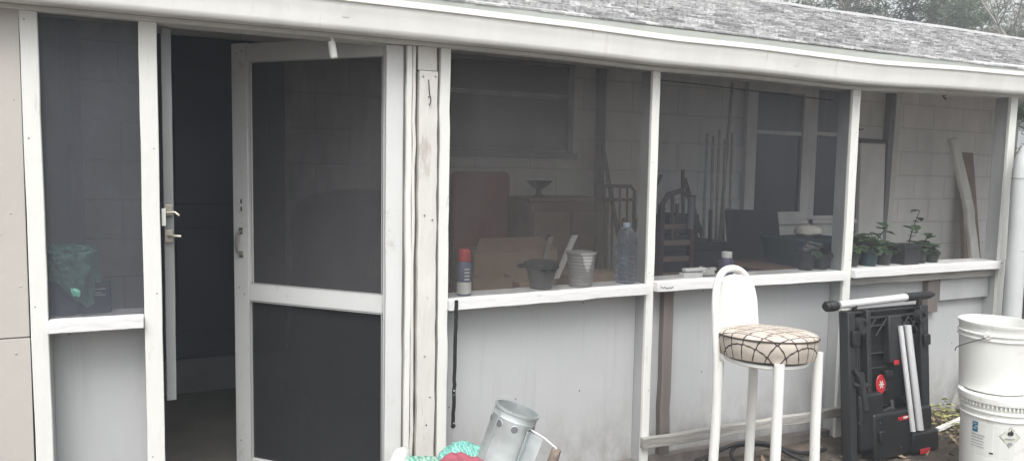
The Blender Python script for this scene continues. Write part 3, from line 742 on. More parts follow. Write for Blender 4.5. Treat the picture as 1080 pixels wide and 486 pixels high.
rd = MB().lathe([(.0005,.004),(.040,.004),(.043,0)], 28, WM @ Matrix.Translation((-.040,-.016,.385)) @ Matrix.Rotation(R(90),4,'X') @ Matrix.Scale(1.25,4,(0,1,0))); rb = obj('badge', rd, redpl, ws)
em = MB()
for a in (0, 60, 120): wbox_M = WM @ Matrix.Translation((-.040,-.0215,.385)) @ Matrix.Rotation(R(a),4,'Y'); em.box(-.022,.022,-.0008,.0008,-.003,.003, M=wbox_M)
obj('badge_mark', em, labelw, rb)
rc_ = MB(); rc_.prism([(.0,.213),(.08,.220),(.11,.205),(.085,.198),(.01,.197)], -.093, -.086, M=WM); wbox(rc_, .17,.26,-.112,-.106,.0,.028); wbox(rc_, .03,.075,-.055,-.0505,.49,.515)
objs('red_clip', rc_, redpl, ws, bevel=.002)
rc_ = MB(); wbox(rc_, .045,.085,-.0945,-.0932,.207,.216); obj('clip_label', rc_, labelw, ws)
br_ = MB()
for (xa, za, xb, zb_) in ((-.30,.655,-.20,.745),(-.20,.655,-.10,.745),(-.10,.655,-.0,.745),(.115,.655,.2,.745),(.2,.655,.285,.745),(-.30,.745,-.20,.655),(.115,.745,.2,.655),(.2,.745,.285,.655)):
    br_.tube([WM @ Vector((xa,-.032,za)), WM @ Vector((xb,-.032,zb_))], .005, 6)
objs('lattice_brace', br_, darkgrey, ws)
br_ = MB()
for x, z in ((-.33,.77),(-.33,.60),(-.33,.40),(-.33,.22),(.325,.66),(.325,.5),(.325,.34),(-.182,.64),(-.182,.40),(-.10,.31),(.25,.19),(-.15,.20),(.03,.05)):
    br_.lathe([(.0005,.003),(.006,.003),(.008,0)], 12, WM @ Matrix.Translation((x,-.0525 if z > .3 else -.087,z)) @ Matrix.Rotation(R(90),4,'X'))
objs('bolt', br_, darkgrey, ws)
br_ = MB()
for x in (-.255,-.235,.20,.235,.26): br_.tube([WM @ Vector((x,-.02,.30)), WM @ Vector((x,-.02,.64))], .008, 8)
objs('guide_rod', br_, darkgrey, ws)
br_ = MB(); wbox(br_, -.13,-.06,-.032,-.001,.30,.345); wbox(br_, -.02,.045,-.04,-.001,.42,.46); wbox(br_, .13,.25,-.045,-.001,.255,.30); wbox(br_,-.17,-.12,-.10,-.02,.10,.16); wbox(br_, -.345,-.285,-.075,-.052,.62,.70); wbox(br_, .29,.345,-.075,-.052,.58,.64)
objs('clamp_block', br_, black, ws, bevel=.006)
hk_ = MB(); [hk_.tube([WM @ Vector((x,-.03,.80)), WM @ Vector((x,-.035,.825)), WM @ Vector((x,-.03,.85))], .014, 10) for x in (-.28,.30)]
objs('bar_bracket', hk_, black, ws)
lf = MB()
for pts in ([(-.33,-.055,.42),(-.27,-.075,.40),(-.22,-.06,.41)],[(-.33,-.06,.50),(-.29,-.075,.44)],[(-.10,-.02,.21),(-.06,-.05,.25),(.0,-.05,.26)],[(.05,-.02,.29),(.02,-.05,.23)]):
    lf.tube([WM @ Vector(p) for p in pts], .011, 8)
objs('spring_lever', lf, darkgrey, ws)

# ------------------------------------------------------------------ buckets
def bucket(name, label, x, y, z0, h, rb_, rt, rot=0, lid=False):
    t = thing(name, label, 'bucket', (x,y,z0), (0,0,R(rot)), 'white plastic buckets stacked in two')
    def rad(z): return rb_+(rt-rb_)*z/h
    pr = [(.0005,.004),(rb_-.008,.004),(rb_,.012)]
    for z in (.3,.6,.72): pr.append((rad(h*z), h*z))
    for zc in (.80,.87):
        pr += [(rad(h*zc)-.0, h*zc-.012),(rad(h*zc)+.007, h*zc-.010),(rad(h*zc)+.007, h*zc-.004),(rad(h*zc), h*zc-.002)]
    pr += [(rt-.001,h-.02),(rt+.004,h-.012),(rt+.004,h),(rt-.004,h),(rt-.006,h-.02)]
    if not lid: pr += [(rad(h*.5)-.006,h*.5),(rb_-.006,.014),(.0005,.012)]
    obj('bucket_body', MB().lathe(pr, 64), whitepl, t)
    if lid:
        obj('lid', MB().lathe([(rt+.004,h-.022),(rt+.012,h-.024),(rt+.014,h-.006),(rt+.013,h+.006),(rt+.006,h+.010),(rt-.010,h+.010),(rt-.014,h+.002),(.0005,h+.002)], 64), whitepl, t)
        nt_ = MB()
        for i in range(60):
            a = 2*math.pi*i/60; nt_.box(-.003,.003,-.0035,.0035,h-.045,h-.027, M=Matrix.Rotation(a,4,'Z') @ Matrix.Translation((rt+.006,0,0)))
        obj('tear_band', nt_, whitepl, t, bevel=.001)
    return t, rad
BX, BY = 3.73, -.74
LH = .46
bl, radl = bucket('bucket', 'lower lidded white plastic bucket with blue printed label', BX-.01, BY-.02, GZ, LH, .145, .160, lid=True)
bu, radu = bucket('bucket', 'upper open white plastic bucket with wire handle on another bucket', BX+.025, BY+.03, GZ+LH+.004, .345, .148, .166)
# wire bail hanging down the camera-left side of the upper bucket
hb = MB()
toc = math.atan2(-2.973-BY, 0-BX)            # direction to the camera
def cyl(rad_, a, z): return (rad_*math.cos(a), rad_*math.sin(a), z)
aL = toc - R(12)
pts = [cyl(radu(.29)+.012, aL+R(3)+R(0), .292)]
for i in range(1, 9):
    k = i/8; pts.append(cyl(.172+.012*math.sin(k*3.1), aL - R(72)*k, .285 - .115*k))
hb.tube(pts, .0022, 6); obj('wire_handle', hb, irondk, bu)
ear = MB().lathe([(.0005,.008),(.016,.008),(.018,0)], 16, Matrix.Rotation(aL,4,'Z') @ Matrix.Translation((radu(.29)+.005,0,.292)) @ Matrix.Rotation(R(90),4,'Y')); obj('handle_ear', ear, whitepl, bu)
def patch(a0, a1, z0, z1, rad_, off, n=8):
    mb = MB(); vs, fs = [], []
    for i in range(n+1):
        a = a0+(a1-a0)*i/n; vs += [cyl(rad_(z0)+off, a, z0), cyl(rad_(z1)+off, a, z1)]
    for i in range(n): fs.append((i*2,i*2+2,i*2+3,i*2+1))
    mb._add(vs, fs, None, True); return mb
def patches(lst, rad_, off):
    mb = MB()
    for a0, a1, z0, z1 in lst:
        m_ = patch(R(a0)+toc, R(a1)+toc, z0, z1, rad_, off, 5); me = bpy.data.meshes.new('t'); m_.bm.to_mesh(me); m_.bm.free(); mb.bm.from_mesh(me); bpy.data.meshes.remove(me)
    return mb
# angles run clockwise to the right as seen from the camera when negative
Lz = .29
lab = obj('paper_label', patches([(-38+2,-6+36,Lz-.115,Lz+.04)], radl, .0009), mat('label_film',(.68,.70,.66),.45,var=.03), bl)
obj('logo_square', patches([(-38-2+2,-38+12-2,Lz-.005,Lz+.045)], radl, .0018), inkblue, bl)
tl = []
q = random.Random(2)
for k, z in enumerate((Lz-.022,Lz-.036,Lz-.050,Lz-.064,Lz-.078)):
    a = -39
    while a < -18-(k%2)*3:
        w_ = q.uniform(1.2,3.2); tl.append((a,a+w_,z,z+.007-(.002 if k>1 else 0))); a += w_+.9
obj('label_text', patches(tl, radl, .0018), inkgrey, bl)
obj('logo_wave', patches([(-36,-30,Lz+.010,Lz+.014),(-33,-28,Lz+.022,Lz+.026),(-37,-31,Lz+.034,Lz+.037)], radl, .0026), labelw, bl)
obj('label_stamp', patches([(-8,-2,Lz-.098,Lz-.090)], radl, .0018), inkblk, bl)
# hazard diamond with flame
def on_bucket(outline, ac, zc, off, rad_):
    mb = MB(); vs = [cyl(rad_(zc+z)+off, toc+R(ac)+x/rad_(zc), zc+z) for x, z in outline]
    mb._add(vs, [tuple(range(len(vs)))]); return mb
dm = [(-.045,0),(0,.052),(.045,0),(0,-.052)]
obj('hazard_frame', on_bucket(dm, 22, Lz-.002, .0022, radl), inkgrey, bl)
obj('hazard_diamond', on_bucket([(x*.9,z*.9) for x, z in dm], 22, Lz-.002, .0034, radl), inkgreen, bl)
fl = [(-.010,.010),(-.013,.022),(-.007,.030),(-.003,.024),(.001,.040),(.007,.030),(.011,.026),(.012,.016),(.008,.010)]
obj('flame_symbol', on_bucket(fl, 22, Lz-.002, .0050, radl), inkblk, bl)
obj('hazard_text', patches([(22-8,22+7,Lz-.012,Lz-.006),(22-3,22+3,Lz-.040,Lz-.026)], radl, .0046), inkgrey, bl)

# ------------------------------------------------------------------ garden seat with laundry and chimney starter
seat = thing('low_bench', 'low white plastic garden bench with rounded arms below the cover board', 'bench', (.86,-.70,GZ), (0,0,R(-25)))
sb_ = MB(); sb_.box(-.25,.34,-.26,.26,.36,.395); obj('seat_board', sb_, whitepl, seat, bevel=.012)
for x, y in ((-.24,-.23),(.32,-.23),(-.24,.23),(.32,.23)):
    obj('leg', MB().tube([(x*1.05,y*1.05,-.002),(x,y,.37)], [.026,.03], 14), whitepl, seat)
for x, kz in ((-.19,-.095),(.325,-.155)):
    ar = MB().tube([(x,.22,.36),(x,.215,.52+kz),(x,.18,.575+kz),(x,.10,.60+kz),(x,-.08,.60+kz),(x,-.165,.592+kz),(x,-.20,.555+kz),(x,-.205,.36)], [.026,.028,.031,.031,.031,.031,.03,.027], 16)
    obj('arm', ar, whitepl, seat)
def heap(name, label, cat, mtl, loc, size, seed, n=34):
    mb = MB(); vs, fs = [], []
    for i in range(n+1):
        for k in range(n):
            th = math.pi*.5*i/n; ph = 2*math.pi*k/n
            p = Vector((math.sin(th)*math.cos(ph), math.sin(th)*math.sin(ph), math.cos(th)))
            d_ = 1+.20*noise.noise(p*1.8+Vector((seed,0,0)))+(.08*(1-2*abs(noise.noise(p*3.2+Vector((0,seed,0))))))+.018*noise.noise(p*11+Vector((0,0,seed)))
            p = p*d_; vs.append((p.x*size[0], p.y*size[1], max(0, p.z)*size[2]))
    for i in range(n):
        for k in range(n): fs.append((i*n+k,(i+1)*n+k,(i+1)*n+(k+1)%n,i*n+(k+1)%n))
    fs.append(tuple(n*n+k for k in range(n)))
    mb._add(vs, fs, None, True); bmesh.ops.recalc_face_normals(mb.bm, faces=mb.bm.faces)
    return tag(obj(name, mb, mtl, loc=loc, sharp=60), label, cat)
zs = GZ+.396
heap('green_cloth', 'crumpled green and white printed cloth heaped on the white garden bench', 'cloth', greenprint, (.765,-.60,zs), (.145,.15,.115), 2)
heap('red_cloth', 'raspberry red cloth bunched between green cloth and metal chimney starter', 'cloth', redcloth, (.895,-.66,zs), (.125,.12,.125), 6)
heap('teal_cloth', 'teal dotted cloth bunched behind the red cloth on the white bench', 'cloth', tealprint, (.99,-.52,zs), (.13,.09,.115), 9)
ch = thing('chimney_starter', 'galvanized charcoal chimney starter with wood grip tilted on the white bench', 'chimney starter', (1.050,-.61,zs+.005))
axis = (Vector((1.165,-.52,.500))-Vector((1.085,-.50,.262))).normalized()
qz = axis.to_track_quat('Z','X').to_matrix().to_4x4()
CR, CH = .080, .275
pr = [(CR-.002,.0),(CR,.004),(CR,.06),(CR+.0015,.063),(CR,.066),(CR,CH-.035),(CR+.002,CH-.032),(CR,CH-.028),(CR,CH-.012),(CR+.004,CH-.008),(CR+.004,CH),(CR-.004,CH),(CR-.004,CH-.05),(CR-.005,.02),(.0005,.02)]
obj('steel_cylinder', MB().lathe(pr, 56, qz), galv, ch)
# direction on the cylinder that faces the camera
cd = (qz.inverted().to_3x3() @ (Vector((0,-2.973,1.394))-Vector((1.1,-.55,.4)))); ca = math.atan2(cd.y, cd.x)
def side(axis_ang, z, rad_=CR): return qz @ Matrix.Rotation(axis_ang,4,'Z') @ Matrix.Translation((rad_,0,z)) @ Matrix.Rotation(R(90),4,'Y')
vh = MB()
for k in (-4,-3,-2,-1,0,1,2,3): vh.lathe([(.0005,.0012),(.0125,.0012),(.0135,.0)], 18, side(ca+R(10)+k*R(42), CH-.055))
objs('vent_hole', vh, galvdark, ch)
vr = MB()
for k in (-4,-3,-2,-1,0,1,2,3): vr.lathe([(.0125,.0025),(.0145,.0015)], 18, side(ca+R(10)+k*R(42), CH-.055))
objs('vent_rim', vr, galv, ch)
sm = MB().box(-.004,.004,-.003,.0015,.0,CH-.01, M=qz @ Matrix.Rotation(ca-R(40),4,'Z') @ Matrix.Translation((CR,0,0))); obj('seam', sm, galv, ch)
ah = ca + R(62)
HM = qz @ Matrix.Rotation(ah,4,'Z')
hp = MB().box(CR,CR+.055,-.0015,.0015,.06,CH-.055, M=HM); hp.box(CR-.001,CR+.003,-.025,.025,.05,CH-.05, M=HM); obj('heat_shield', hp, galv, ch, bevel=.001)
hw2 = MB().tube([HM @ Vector(p) for p in ((CR,.0,CH-.045),(CR+.06,0,CH-.048),(CR+.115,0,CH-.06))], .003, 8); hw2.tube([HM @ Vector(p) for p in ((CR+.115,0,CH-.06),(CR+.118,0,.05),(CR,.0,.04))], .003, 8); obj('handle_wire', hw2, silver, ch)
obj('wood_grip', MB().tube([HM @ Vector((CR+.116,0,CH-.062)), HM @ Vector((CR+.118,0,CH-.12)), HM @ Vector((CR+.118,0,.07))], [.017,.019,.017], 12), woodgrip, ch)

# ------------------------------------------------------------------ ground clutter
hs_ = MB()
ctl = [(2.50,.02,-.105),(2.58,.0,-.085),(2.63,-.03,-.045),(2.70,-.055,-.018),(2.78,-.085,-.012),(2.87,-.125,-.022),(2.96,-.18,-.07),(3.02,-.26,-.100),(2.97,-.36,-.106),(2.82,-.34,-.104),(2.68,-.22,-.096),(2.64,-.10,-.070),(2.71,-.04,-.040),(2.82,-.06,-.036),(2.95,-.10,-.060),(3.10,-.14,-.098),(3.30,-.12,-.106)]
pts = []
for i in range(len(ctl)-1):
    p0, p1, p2, p3 = (Vector(ctl[max(0,min(len(ctl)-1,i+k))]) for k in (-1,0,1,2))
    for k in range(6):
        t = k/6; pts.append(.5*((2*p1)+(p2-p0)*t+(2*p0-5*p1+4*p2-p3)*t*t+(3*p1-p0-3*p2+p3)*t**3))
hs_.tube(pts, .0105, 10); tag(obj('hose_loop', hs_, blackr), 'black hose coiled in loops on the soil behind the bar stool', 'hose')
lt = MB(); q = random.Random(21)
for i in range(800):
    x, y = q.uniform(2.2,6.2), q.uniform(-.95,.05); 
    if q.random() < .5: x, y = q.uniform(4.0,5.4), q.uniform(-.55,.06)
    s = q.uniform(.012,.034); M_ = Matrix.Translation((x,y,gz(x,y)+q.uniform(.004,.02))) @ Matrix.Rotation(q.uniform(0,6.3),4,'Z') @ Matrix.Rotation(q.gauss(0,.4),4,'X') @ Matrix.Rotation(q.gauss(0,.4),4,'Y')
    lt._add([(-s,0,0),(0,-s*.45,s*.12),(s,0,0),(0,s*.45,s*.12)], [(0,1,2,3)], M_)
tag(obj('leaf_litter', lt, litterm), None, None, kind='stuff')
lt = MB()
for i in range(240):
    x, y = q.uniform(4.15,4.75), q.uniform(-.32,.05); s = q.uniform(.012,.03); M_ = Matrix.Translation((x,y,GZ+q.uniform(.01,.10))) @ Matrix.Rotation(q.uniform(0,6.3),4,'Z') @ Matrix.Rotation(q.gauss(0,.7),4,'X')
    lt._add([(-s,0,0),(0,-s*.4,s*.2),(s,0,0),(0,s*.4,s*.2)], [(0,1,2,3)], M_)
tag(obj('weeds', lt, mat('yellow_green_weeds',(.26,.27,.10),.8,var=.2,island=.5)), None, None, kind='stuff')
sk = MB().plank((4.10,-.20,-.085),(4.62,-.10,-.075),(0,.025,0),(0,0,.02), n=6); tag(obj('wood_offcut', sk, palew), 'pale wood offcut lying among weeds beside the white buckets', 'stick')
sk = MB().plank((4.55,.02,-.11),(4.82,.055,.30),(.03,0,0),(0,.016,0), n=6); tag(obj('leaning_slat', sk, railm), 'grey slat leaning on the kneewall behind the white buckets', 'slat')

# ------------------------------------------------------------------ on the sills
def on(x, y, z): return (x, y, z)
can = thing('spray_can', 'slim spray can with bright red cap on the left end of the sill', 'spray can', (1.199,.062,.839))
obj('can_body', MB().lathe([(.0005,0),(.030,0),(.032,.004),(.032,.135),(.026,.150),(.0005,.150)], 28), blueg, can)
obj('can_label', MB().lathe([(.0326,.008),(.0326,.06)], 28), labelw, can)
mk = MB()
for z in (.07,.085,.10,.115): mk.box(-.012,.012,-.0335,-.0325,z,z+.006)
objs('label_print', mk, labelw, can); 
obj('cap', MB().lathe([(.0005,.205),(.022,.205),(.027,.198),(.030,.152),(.027,.150),(.0005,.150)], 24), redpl, can)
rp = MB()
pr = [(.0005,.0),(.054,.0)]
for i in range(9):
    z = .008+i*.016; r_ = .055+.014*z/.16; pr += [(r_,z),(r_+.002,z+.005),(r_,z+.010)]
pr += [(.074,.158),(.074,.164),(.068,.164),(.060,.05),(.0005,.05)]
tag(obj('ribbed_pot', rp.lathe(pr, 40), potgrey, loc=(1.812,.085,.846)), 'grey ribbed plant pot on the sill beside the clear water bottle', 'pot')
pl = thing('planter', 'small dark planter with flared rim on the sill before cardboard boxes', 'planter', (1.60,.09,.843))
obj('planter_rim', MB().lathe([(.075,.095),(.083,.098),(.083,.128),(.074,.130),(.070,.10)], 32), potdark, pl)
obj('planter_body', MB().lathe([(.0005,.002),(.048,0),(.072,.098),(.066,.098),(.0005,.09)], 32), mat('planter_grey',(.09,.095,.095),.6), pl)
wb = thing('water_bottle', 'large clear plastic water bottle at the right end of the sill', 'bottle', (2.068,.085,.848))
pr = [(.0005,.004),(.044,.0),(.052,.008)]
for i in range(6):
    z = .02+i*.022; pr += [(.053,z),(.048,z+.011)]
pr += [(.053,.155),(.053,.175),(.045,.20),(.053,.215),(.046,.245),(.030,.268),(.015,.278),(.015,.288)]
obj('bottle_body', MB().lathe(pr, 32), clearm, wb)
obj('bottle_cap', MB().lathe([(.017,.278),(.018,.298),(.0005,.299)], 20), mat('pale_blue_cap',(.5,.6,.7),.4), wb)
cl = thing('plastic_clamp', 'white plastic clamp lying on the sill of the third bay', 'clamp', (2.50,.062,.859))
m_ = MB(); m_.box(-.105,.02,-.02,.02,0,.026); m_.box(-.09,.05,-.018,.018,.032,.048); obj('clamp_jaw', m_, whitepl, cl, bevel=.004)
m_ = MB(); m_.box(.022,.10,-.014,.014,.010,.036); m_.tube([(.03,-.02,.02),(.03,.02,.045)], .012, 10); m_.box(.07,.115,-.01,.01,.03,.046); obj('clamp_handle', m_, labelw, cl, bevel=.003)
bt = thing('small_bottle', 'small dark bottle with white cap on the sill behind the stool', 'bottle', (2.70,.075,.858))
obj('bottle_body', MB().lathe([(.0005,0),(.034,0),(.037,.006),(.037,.075),(.028,.095),(.0005,.098)], 28), purple, bt)
obj('bottle_cap', MB().lathe([(.027,.094),(.028,.122),(.025,.125),(.0005,.125)], 24), whitepl, bt)
m_ = MB(); m_.box(-.014,.016,-.0385,-.0372,.03,.06); obj('bottle_label', m_, labelw, bt)
jar = thing('dark_jar', 'tall dark jar under a mint green plastic bag in the narrow left bay', 'jar', (-.325,.10,.849))
obj('jar_body', MB().lathe([(.0005,0),(.042,0),(.045,.006),(.045,.16),(.038,.18),(.0005,.18)], 28), jarm, jar)
obj('jar_band', MB().lathe([(.0456,.02),(.0456,.11)], 28), mat('jar_band_blue',(.07,.08,.12),.4), jar)
bg_ = MB(); vs, fs = [], []; n = 64
for i in range(n+1):
    for k in range(n):
        t = i/n; ph = 2*math.pi*k/n; r_ = .010+.062*min(1, t*2.2); z = .245-.07*t*t
        if t > .5: z -= (t-.5)*(.10+.20*max(0, math.cos(ph-5.6))**2); r_ += .012*math.cos(5*ph)*(t-.5)*2 + .018*max(0, math.cos(ph-5.6))
        nn = noise.noise((3*math.cos(ph), 3*math.sin(ph), t*5)); n2 = noise.noise((9*math.cos(ph), 9*math.sin(ph), t*16+4)); n3 = abs(noise.noise((5*math.cos(ph)+2, 5*math.sin(ph), t*9))); nn = nn+.55*n2+1.1*n3; vs.append(((r_+.014*nn)*math.cos(ph), (r_*.75+.014*nn)*math.sin(ph), z+.010*nn))
for i in range(n):
    for k in range(n): fs.append((i*n+k,i*n+(k+1)%n,(i+1)*n+(k+1)%n,(i+1)*n+k))
bg_._add(vs, fs, None, True)
tag(obj('plastic_bag', bg_, bagm, loc=(-.318,.10,.849)), 'crumpled mint green plastic bag draped over the dark jar', 'bag')
bx = thing('small_box', 'small dark box with pale printed lines on the left bay sill', 'box', (-.235,.105,.849))
obj('carton', MB().box(-.045,.05,-.03,.03,0,.11), jarm, bx, bevel=.003)
m_ = MB()
for x0, x1, z in ((-.02,.035,.088),(-.02,.02,.074),(-.005,.035,.066)): m_.box(x0,x1,-.0315,-.0302,z,z+.003)
objs('box_print', m_, labelw, bx)
m_ = MB(); m_.tube([(-.13,.05,.850),(-.10,.045,.852),(-.085,.05,.851)], .003, 6); tag(obj('twig', m_, labelw), 'pale twig lying on the left bay sill by its right post', 'twig')

# ------------------------------------------------------------------ plant bench behind the last two bays
bench = thing('plant_bench', 'long wooden plant bench behind the sills of the right bays', 'bench', (3.9,.45,0))
obj('bench_top', MB().box(-.75,.75,-.29,.25,.815,.845), brownw, bench, bevel=.004)
for x, y in ((-.70,-.24),(.70,-.24),(-.70,.2),(.70,.2)): obj('leg', MB().box(x-.025,x+.025,y-.025,y+.025,-.049,.814), brownw, bench)
def tray(name, label, x0, x1, y0, y1, z0, z1, m_, soil=True):
    t = thing(name, label, 'tray', ((x0+x1)/2,(y0+y1)/2,z0), group='planting trays on the bench')
    a, b_, h = (x1-x0)/2, (y1-y0)/2, z1-z0; k = .9
    mb = MB(); th = .006
    def ring(s, z, o): return [(-a*s+o,-b_*s+o,z),(a*s-o,-b_*s+o,z),(a*s-o,b_*s-o,z),(-a*s+o,b_*s-o,z)]
    vs = ring(k,0,0)+ring(1,h,0)+ring(1,h,th)+ring(k,th,th)
    fs = [(3,2,1,0)]
    for lv in range(3):
        for i in range(4): fs.append((lv*4+i, lv*4+(i+1)%4, lv*4+4+(i+1)%4, lv*4+4+i))
    fs.append((12,13,14,15)); mb._add(vs, fs); obj('tray_shell', mb, m_, t, bevel=.003)
    rm = MB(); rm.box(-a-.006,a+.006,-b_-.006,-b_,h-.014,h+.001); rm.box(-a-.006,a+.006,b_,b_+.006,h-.014,h+.001); rm.box(-a-.006,-a,-b_,b_,h-.014,h+.001); rm.box(a,a+.006,-b_,b_,h-.014,h+.001)
    obj('tray_rim', rm, m_, t, bevel=.002)
    if soil: obj('soil', MB().box(-a*.95,a*.95,-b_*.93,b_*.93,h*.55,h*.85), soilm, t)
    return t
tray('storage_bin', 'dark storage bin on the bench beneath the pale pillow', 3.40,3.86,.26,.56,.847,1.01,tealdk,False)
tray('planting_tray', 'long dark teal planting tray just right of the slim post', 3.62,4.12,.175,.34,.847,.985,tealdk)
tray('square_pot', 'square black pot with pale mark on the sill of the last bay', 4.035,4.185,.03,.14,.866,.985,mat('near_black_pot',(.012,.016,.018),.5))
tray('planting_tray', 'bright teal planting tray at the right end of the bench', 4.20,4.53,.18,.34,.847,.955,teal)
m_ = MB(); m_.box(4.105,4.108,.0345,.036,.90,.965); m_.box(4.09,4.122,.0345,.036,.935,.938); m_.box(4.085,4.09,.0345,.036,.955,.97); m_.box(4.122,4.127,.0345,.036,.955,.97)
mo = obj('pot_mark', m_, inkgrey); pot_t = [o for o in bpy.data.objects if o.name.startswith('square_pot')][0]; mo.parent = pot_t; mo.location = (-pot_t.location.x, -pot_t.location.y, -pot_t.location.z)
def seedling(name, label, base, stems, seed):
    t = thing(name, label, 'seedling', base, group='seedlings in the planting trays')
    q = random.Random(seed); sm_, lm_ = MB(), MB()
    for (dx, dy, h, nl_, ls) in stems:
        pts = [(0,0,0),(dx*.3,dy*.3,h*.5),(dx,dy,h)]; sm_.tube(pts, .0028, 6)
        for i in range(nl_):
            k = .45+.55*(i+1)/nl_; p = Vector(pts[1]).lerp(Vector(pts[2]), max(0,(k-.5)*2)); a = i*2.4+seed; tilt = q.uniform(-.5,.5)
            M_ = Matrix.Translation(p) @ Matrix.Rotation(a,4,'Z') @ Matrix.Rotation(tilt,4,'Y'); l = ls*q.uniform(1.1,1.6); w_ = l*.45
            vs = [(0,0,0),(l*.3,-w_*.8,.006),(l*.65,-w_,.004),(l,0,-.012),(l*.65,w_,.004),(l*.3,w_*.8,.006),(l*.5,0,-.006)]
            lm_._add(vs, [(0,1,6),(1,2,6),(2,3,6),(3,4,6),(4,5,6),(5,0,6)], M_, True)
    obj('stem', sm_, leafm, t); obj('leaf', lm_, leafm, t)
    return t
zz = .965
seedling('seedling', 'bushy seedling at the left of the long dark teal tray', (3.80,.24,zz), [(-.06,0,.05,5,.05),(.03,.02,.07,6,.05),(.08,0,.05,6,.05),(.02,-.03,.04,5,.045)], 1)
seedling('seedling', 'middle seedling with drooping leaves in the long dark teal tray', (3.93,.23,zz), [(-.03,0,.06,4,.055),(.05,0,.085,5,.06),(.0,.03,.05,3,.05)], 2)
seedling('seedling', 'seedling with one broad leaf raised above the dark teal tray', (4.04,.24,zz), [(.08,0,.10,1,.05),(.10,0,.105,3,.06),(-.03,0,.05,3,.05)], 3)
seedling('seedling', 'tall thin seedling rising from the bright teal tray', (4.36,.25,.93), [(.03,0,.13,3,.05),(.09,0,.25,3,.05),(.05,0,.17,2,.04)], 4)
seedling('seedling', 'short seedling at the right end of the bright teal tray', (4.50,.25,.93), [(.03,0,.06,4,.055),(-.03,.0,.05,4,.05),(.06,0,.10,3,.05)], 5)
pw = MB().lathe([(.0005,-.035),(.06,-.033),(.095,-.015),(.098,.0),(.09,.02),(.05,.035),(.0005,.037)], 30)
for v in pw.bm.verts: v.co.y *= .7; v.co += Vector((0,0,.01*noise.noise(v.co*18)))
del v
tag(obj('pillow', pw, pillowm, loc=(3.65,.42,1.047)), 'small pale pillow lying on the dark storage bin', 'pillow')
hs2 = MB()
for k in range(3):
    hs2.tube([(3.40+.02*k,.22,.955+.02*k),(3.47+.03*k,.21,.95+.015*k),(3.53+.025*k,.20,.90+.01*k),(3.545+.03*k,.19,.856)], .014, 12)
tag(obj('grey_hose', hs2, mat('grey_hose',(.16,.165,.17),.5)), 'grey ribbed hose lengths curving over the bench edge near the pillow', 'hose')

# ------------------------------------------------------------------ inside the porch
tbl = thing('wooden_table', 'low wooden table holding the cardboard boxes inside the porch', 'table', (1.85,.85,0))
obj('table_top', MB().box(-.38,.62,-.28,.3,.665,.70), brownw, tbl, bevel=.004)
for x, y in ((-.34,-.24),(.58,-.24),(-.34,.26),(.58,.26)): obj('leg', MB().box(x-.025,x+.025,y-.025,y+.025,-.049,.664), brownw, tbl)
cb1 = thing('cardboard_box', 'large tan cardboard box behind the red capped spray can', 'box', (1.79,.92,.701), (0,0,R(4)), 'cardboard boxes in the porch')
obj('carton', MB().box(-.265,.275,-.14,.14,0,.24), cardb, cb1, bevel=.004)
m_ = MB(); m_.hexa([(-.26,-.145,.24),(.27,-.145,.24),(.27,-.14,.245),(-.26,-.14,.245),(-.17,-.02,.30),(.23,-.02,.30),(.23,-.015,.305),(-.17,-.015,.305)]); obj('flap', m_, cardbd, cb1)
m_ = MB().lathe([(.0005,.001),(.028,.001)], 18, Matrix.Translation((.03,-.1415,.155)) @ Matrix.Rotation(R(90),4,'X') @ Matrix.Scale(.5,4,(0,1,0))); obj('hand_hole', m_, inkblk, cb1)
cb2 = thing('cardboard_box', 'small open cardboard box before the large tan box', 'box', (1.60,.68,.701), (0,0,R(-8)), 'cardboard boxes in the porch')
m_ = MB(); m_.box(-.12,.10,-.07,-.064,0,.12); m_.box(-.12,.10,.064,.07,0,.12); m_.box(-.12,-.114,-.064,.064,0,.12); m_.box(.094,.10,-.064,.064,0,.12); m_.box(-.114,.094,-.064,.064,0,.006); obj('carton', m_, cardbd, cb2)
m_ = MB(); m_.hexa([(-.10,-.072,.12),(.0,-.072,.12),(.0,-.068,.12),(-.10,-.068,.12),(-.07,-.095,.20),(.03,-.095,.20),(.03,-.091,.20),(-.07,-.091,.20)]); obj('flap', m_, cardb, cb2)
cb3 = thing('cardboard_box', 'low cardboard box right of the small open box', 'box', (1.84,.67,.701), (0,0,R(6)), 'cardboard boxes in the porch')
obj('carton', MB().box(-.11,.11,-.06,.06,0,.085), cardb, cb3, bevel=.003)
cb4 = thing('cardboard_box', 'long flat cardboard box behind the ribbed pot and water bottle', 'box', (2.26,.78,.701), (0,0,R(2)), 'cardboard boxes in the porch')
obj('carton', MB().box(-.18,.19,-.10,.10,0,.10), cardb, cb4, bevel=.003)
sk = MB().plank((1.99,.66,.79),(2.13,.70,1.03),(.035,0,.0),(0,.012,0), n=6); tag(obj('scrap_lumber', sk, palew), 'pale wood slat leaning out of the boxes behind the ribbed pot', 'slat')
sk = MB().plank((1.92,.72,.79),(2.0,.75,1.02),(.03,0,0),(0,.012,0), n=6); tag(obj('scrap_lumber', sk, railm), 'grey wood slat leaning left of the pale slat', 'slat')
rc2 = thing('red_chair', 'faded red high backed chair behind the cardboard boxes', 'chair', (1.97,1.55,0))
obj('backrest', MB().box(-.215,.215,.14,.20,.50,1.38), redch, rc2, bevel=.05, seg=4); obj('seat', MB().box(-.225,.225,-.24,.14,.40,.50), redch, rc2, bevel=.03, seg=3)
for x, y in ((-.2,-.2),(.2,-.2),(-.2,.17),(.2,.17)): obj('leg', MB().box(x-.02,x+.02,y-.02,y+.02,-.049,.40), brownw, rc2)
cab = thing('low_cabinet', 'brown wooden cabinet between the red chair and the dark pipe', 'cabinet', (2.52,1.62,0))
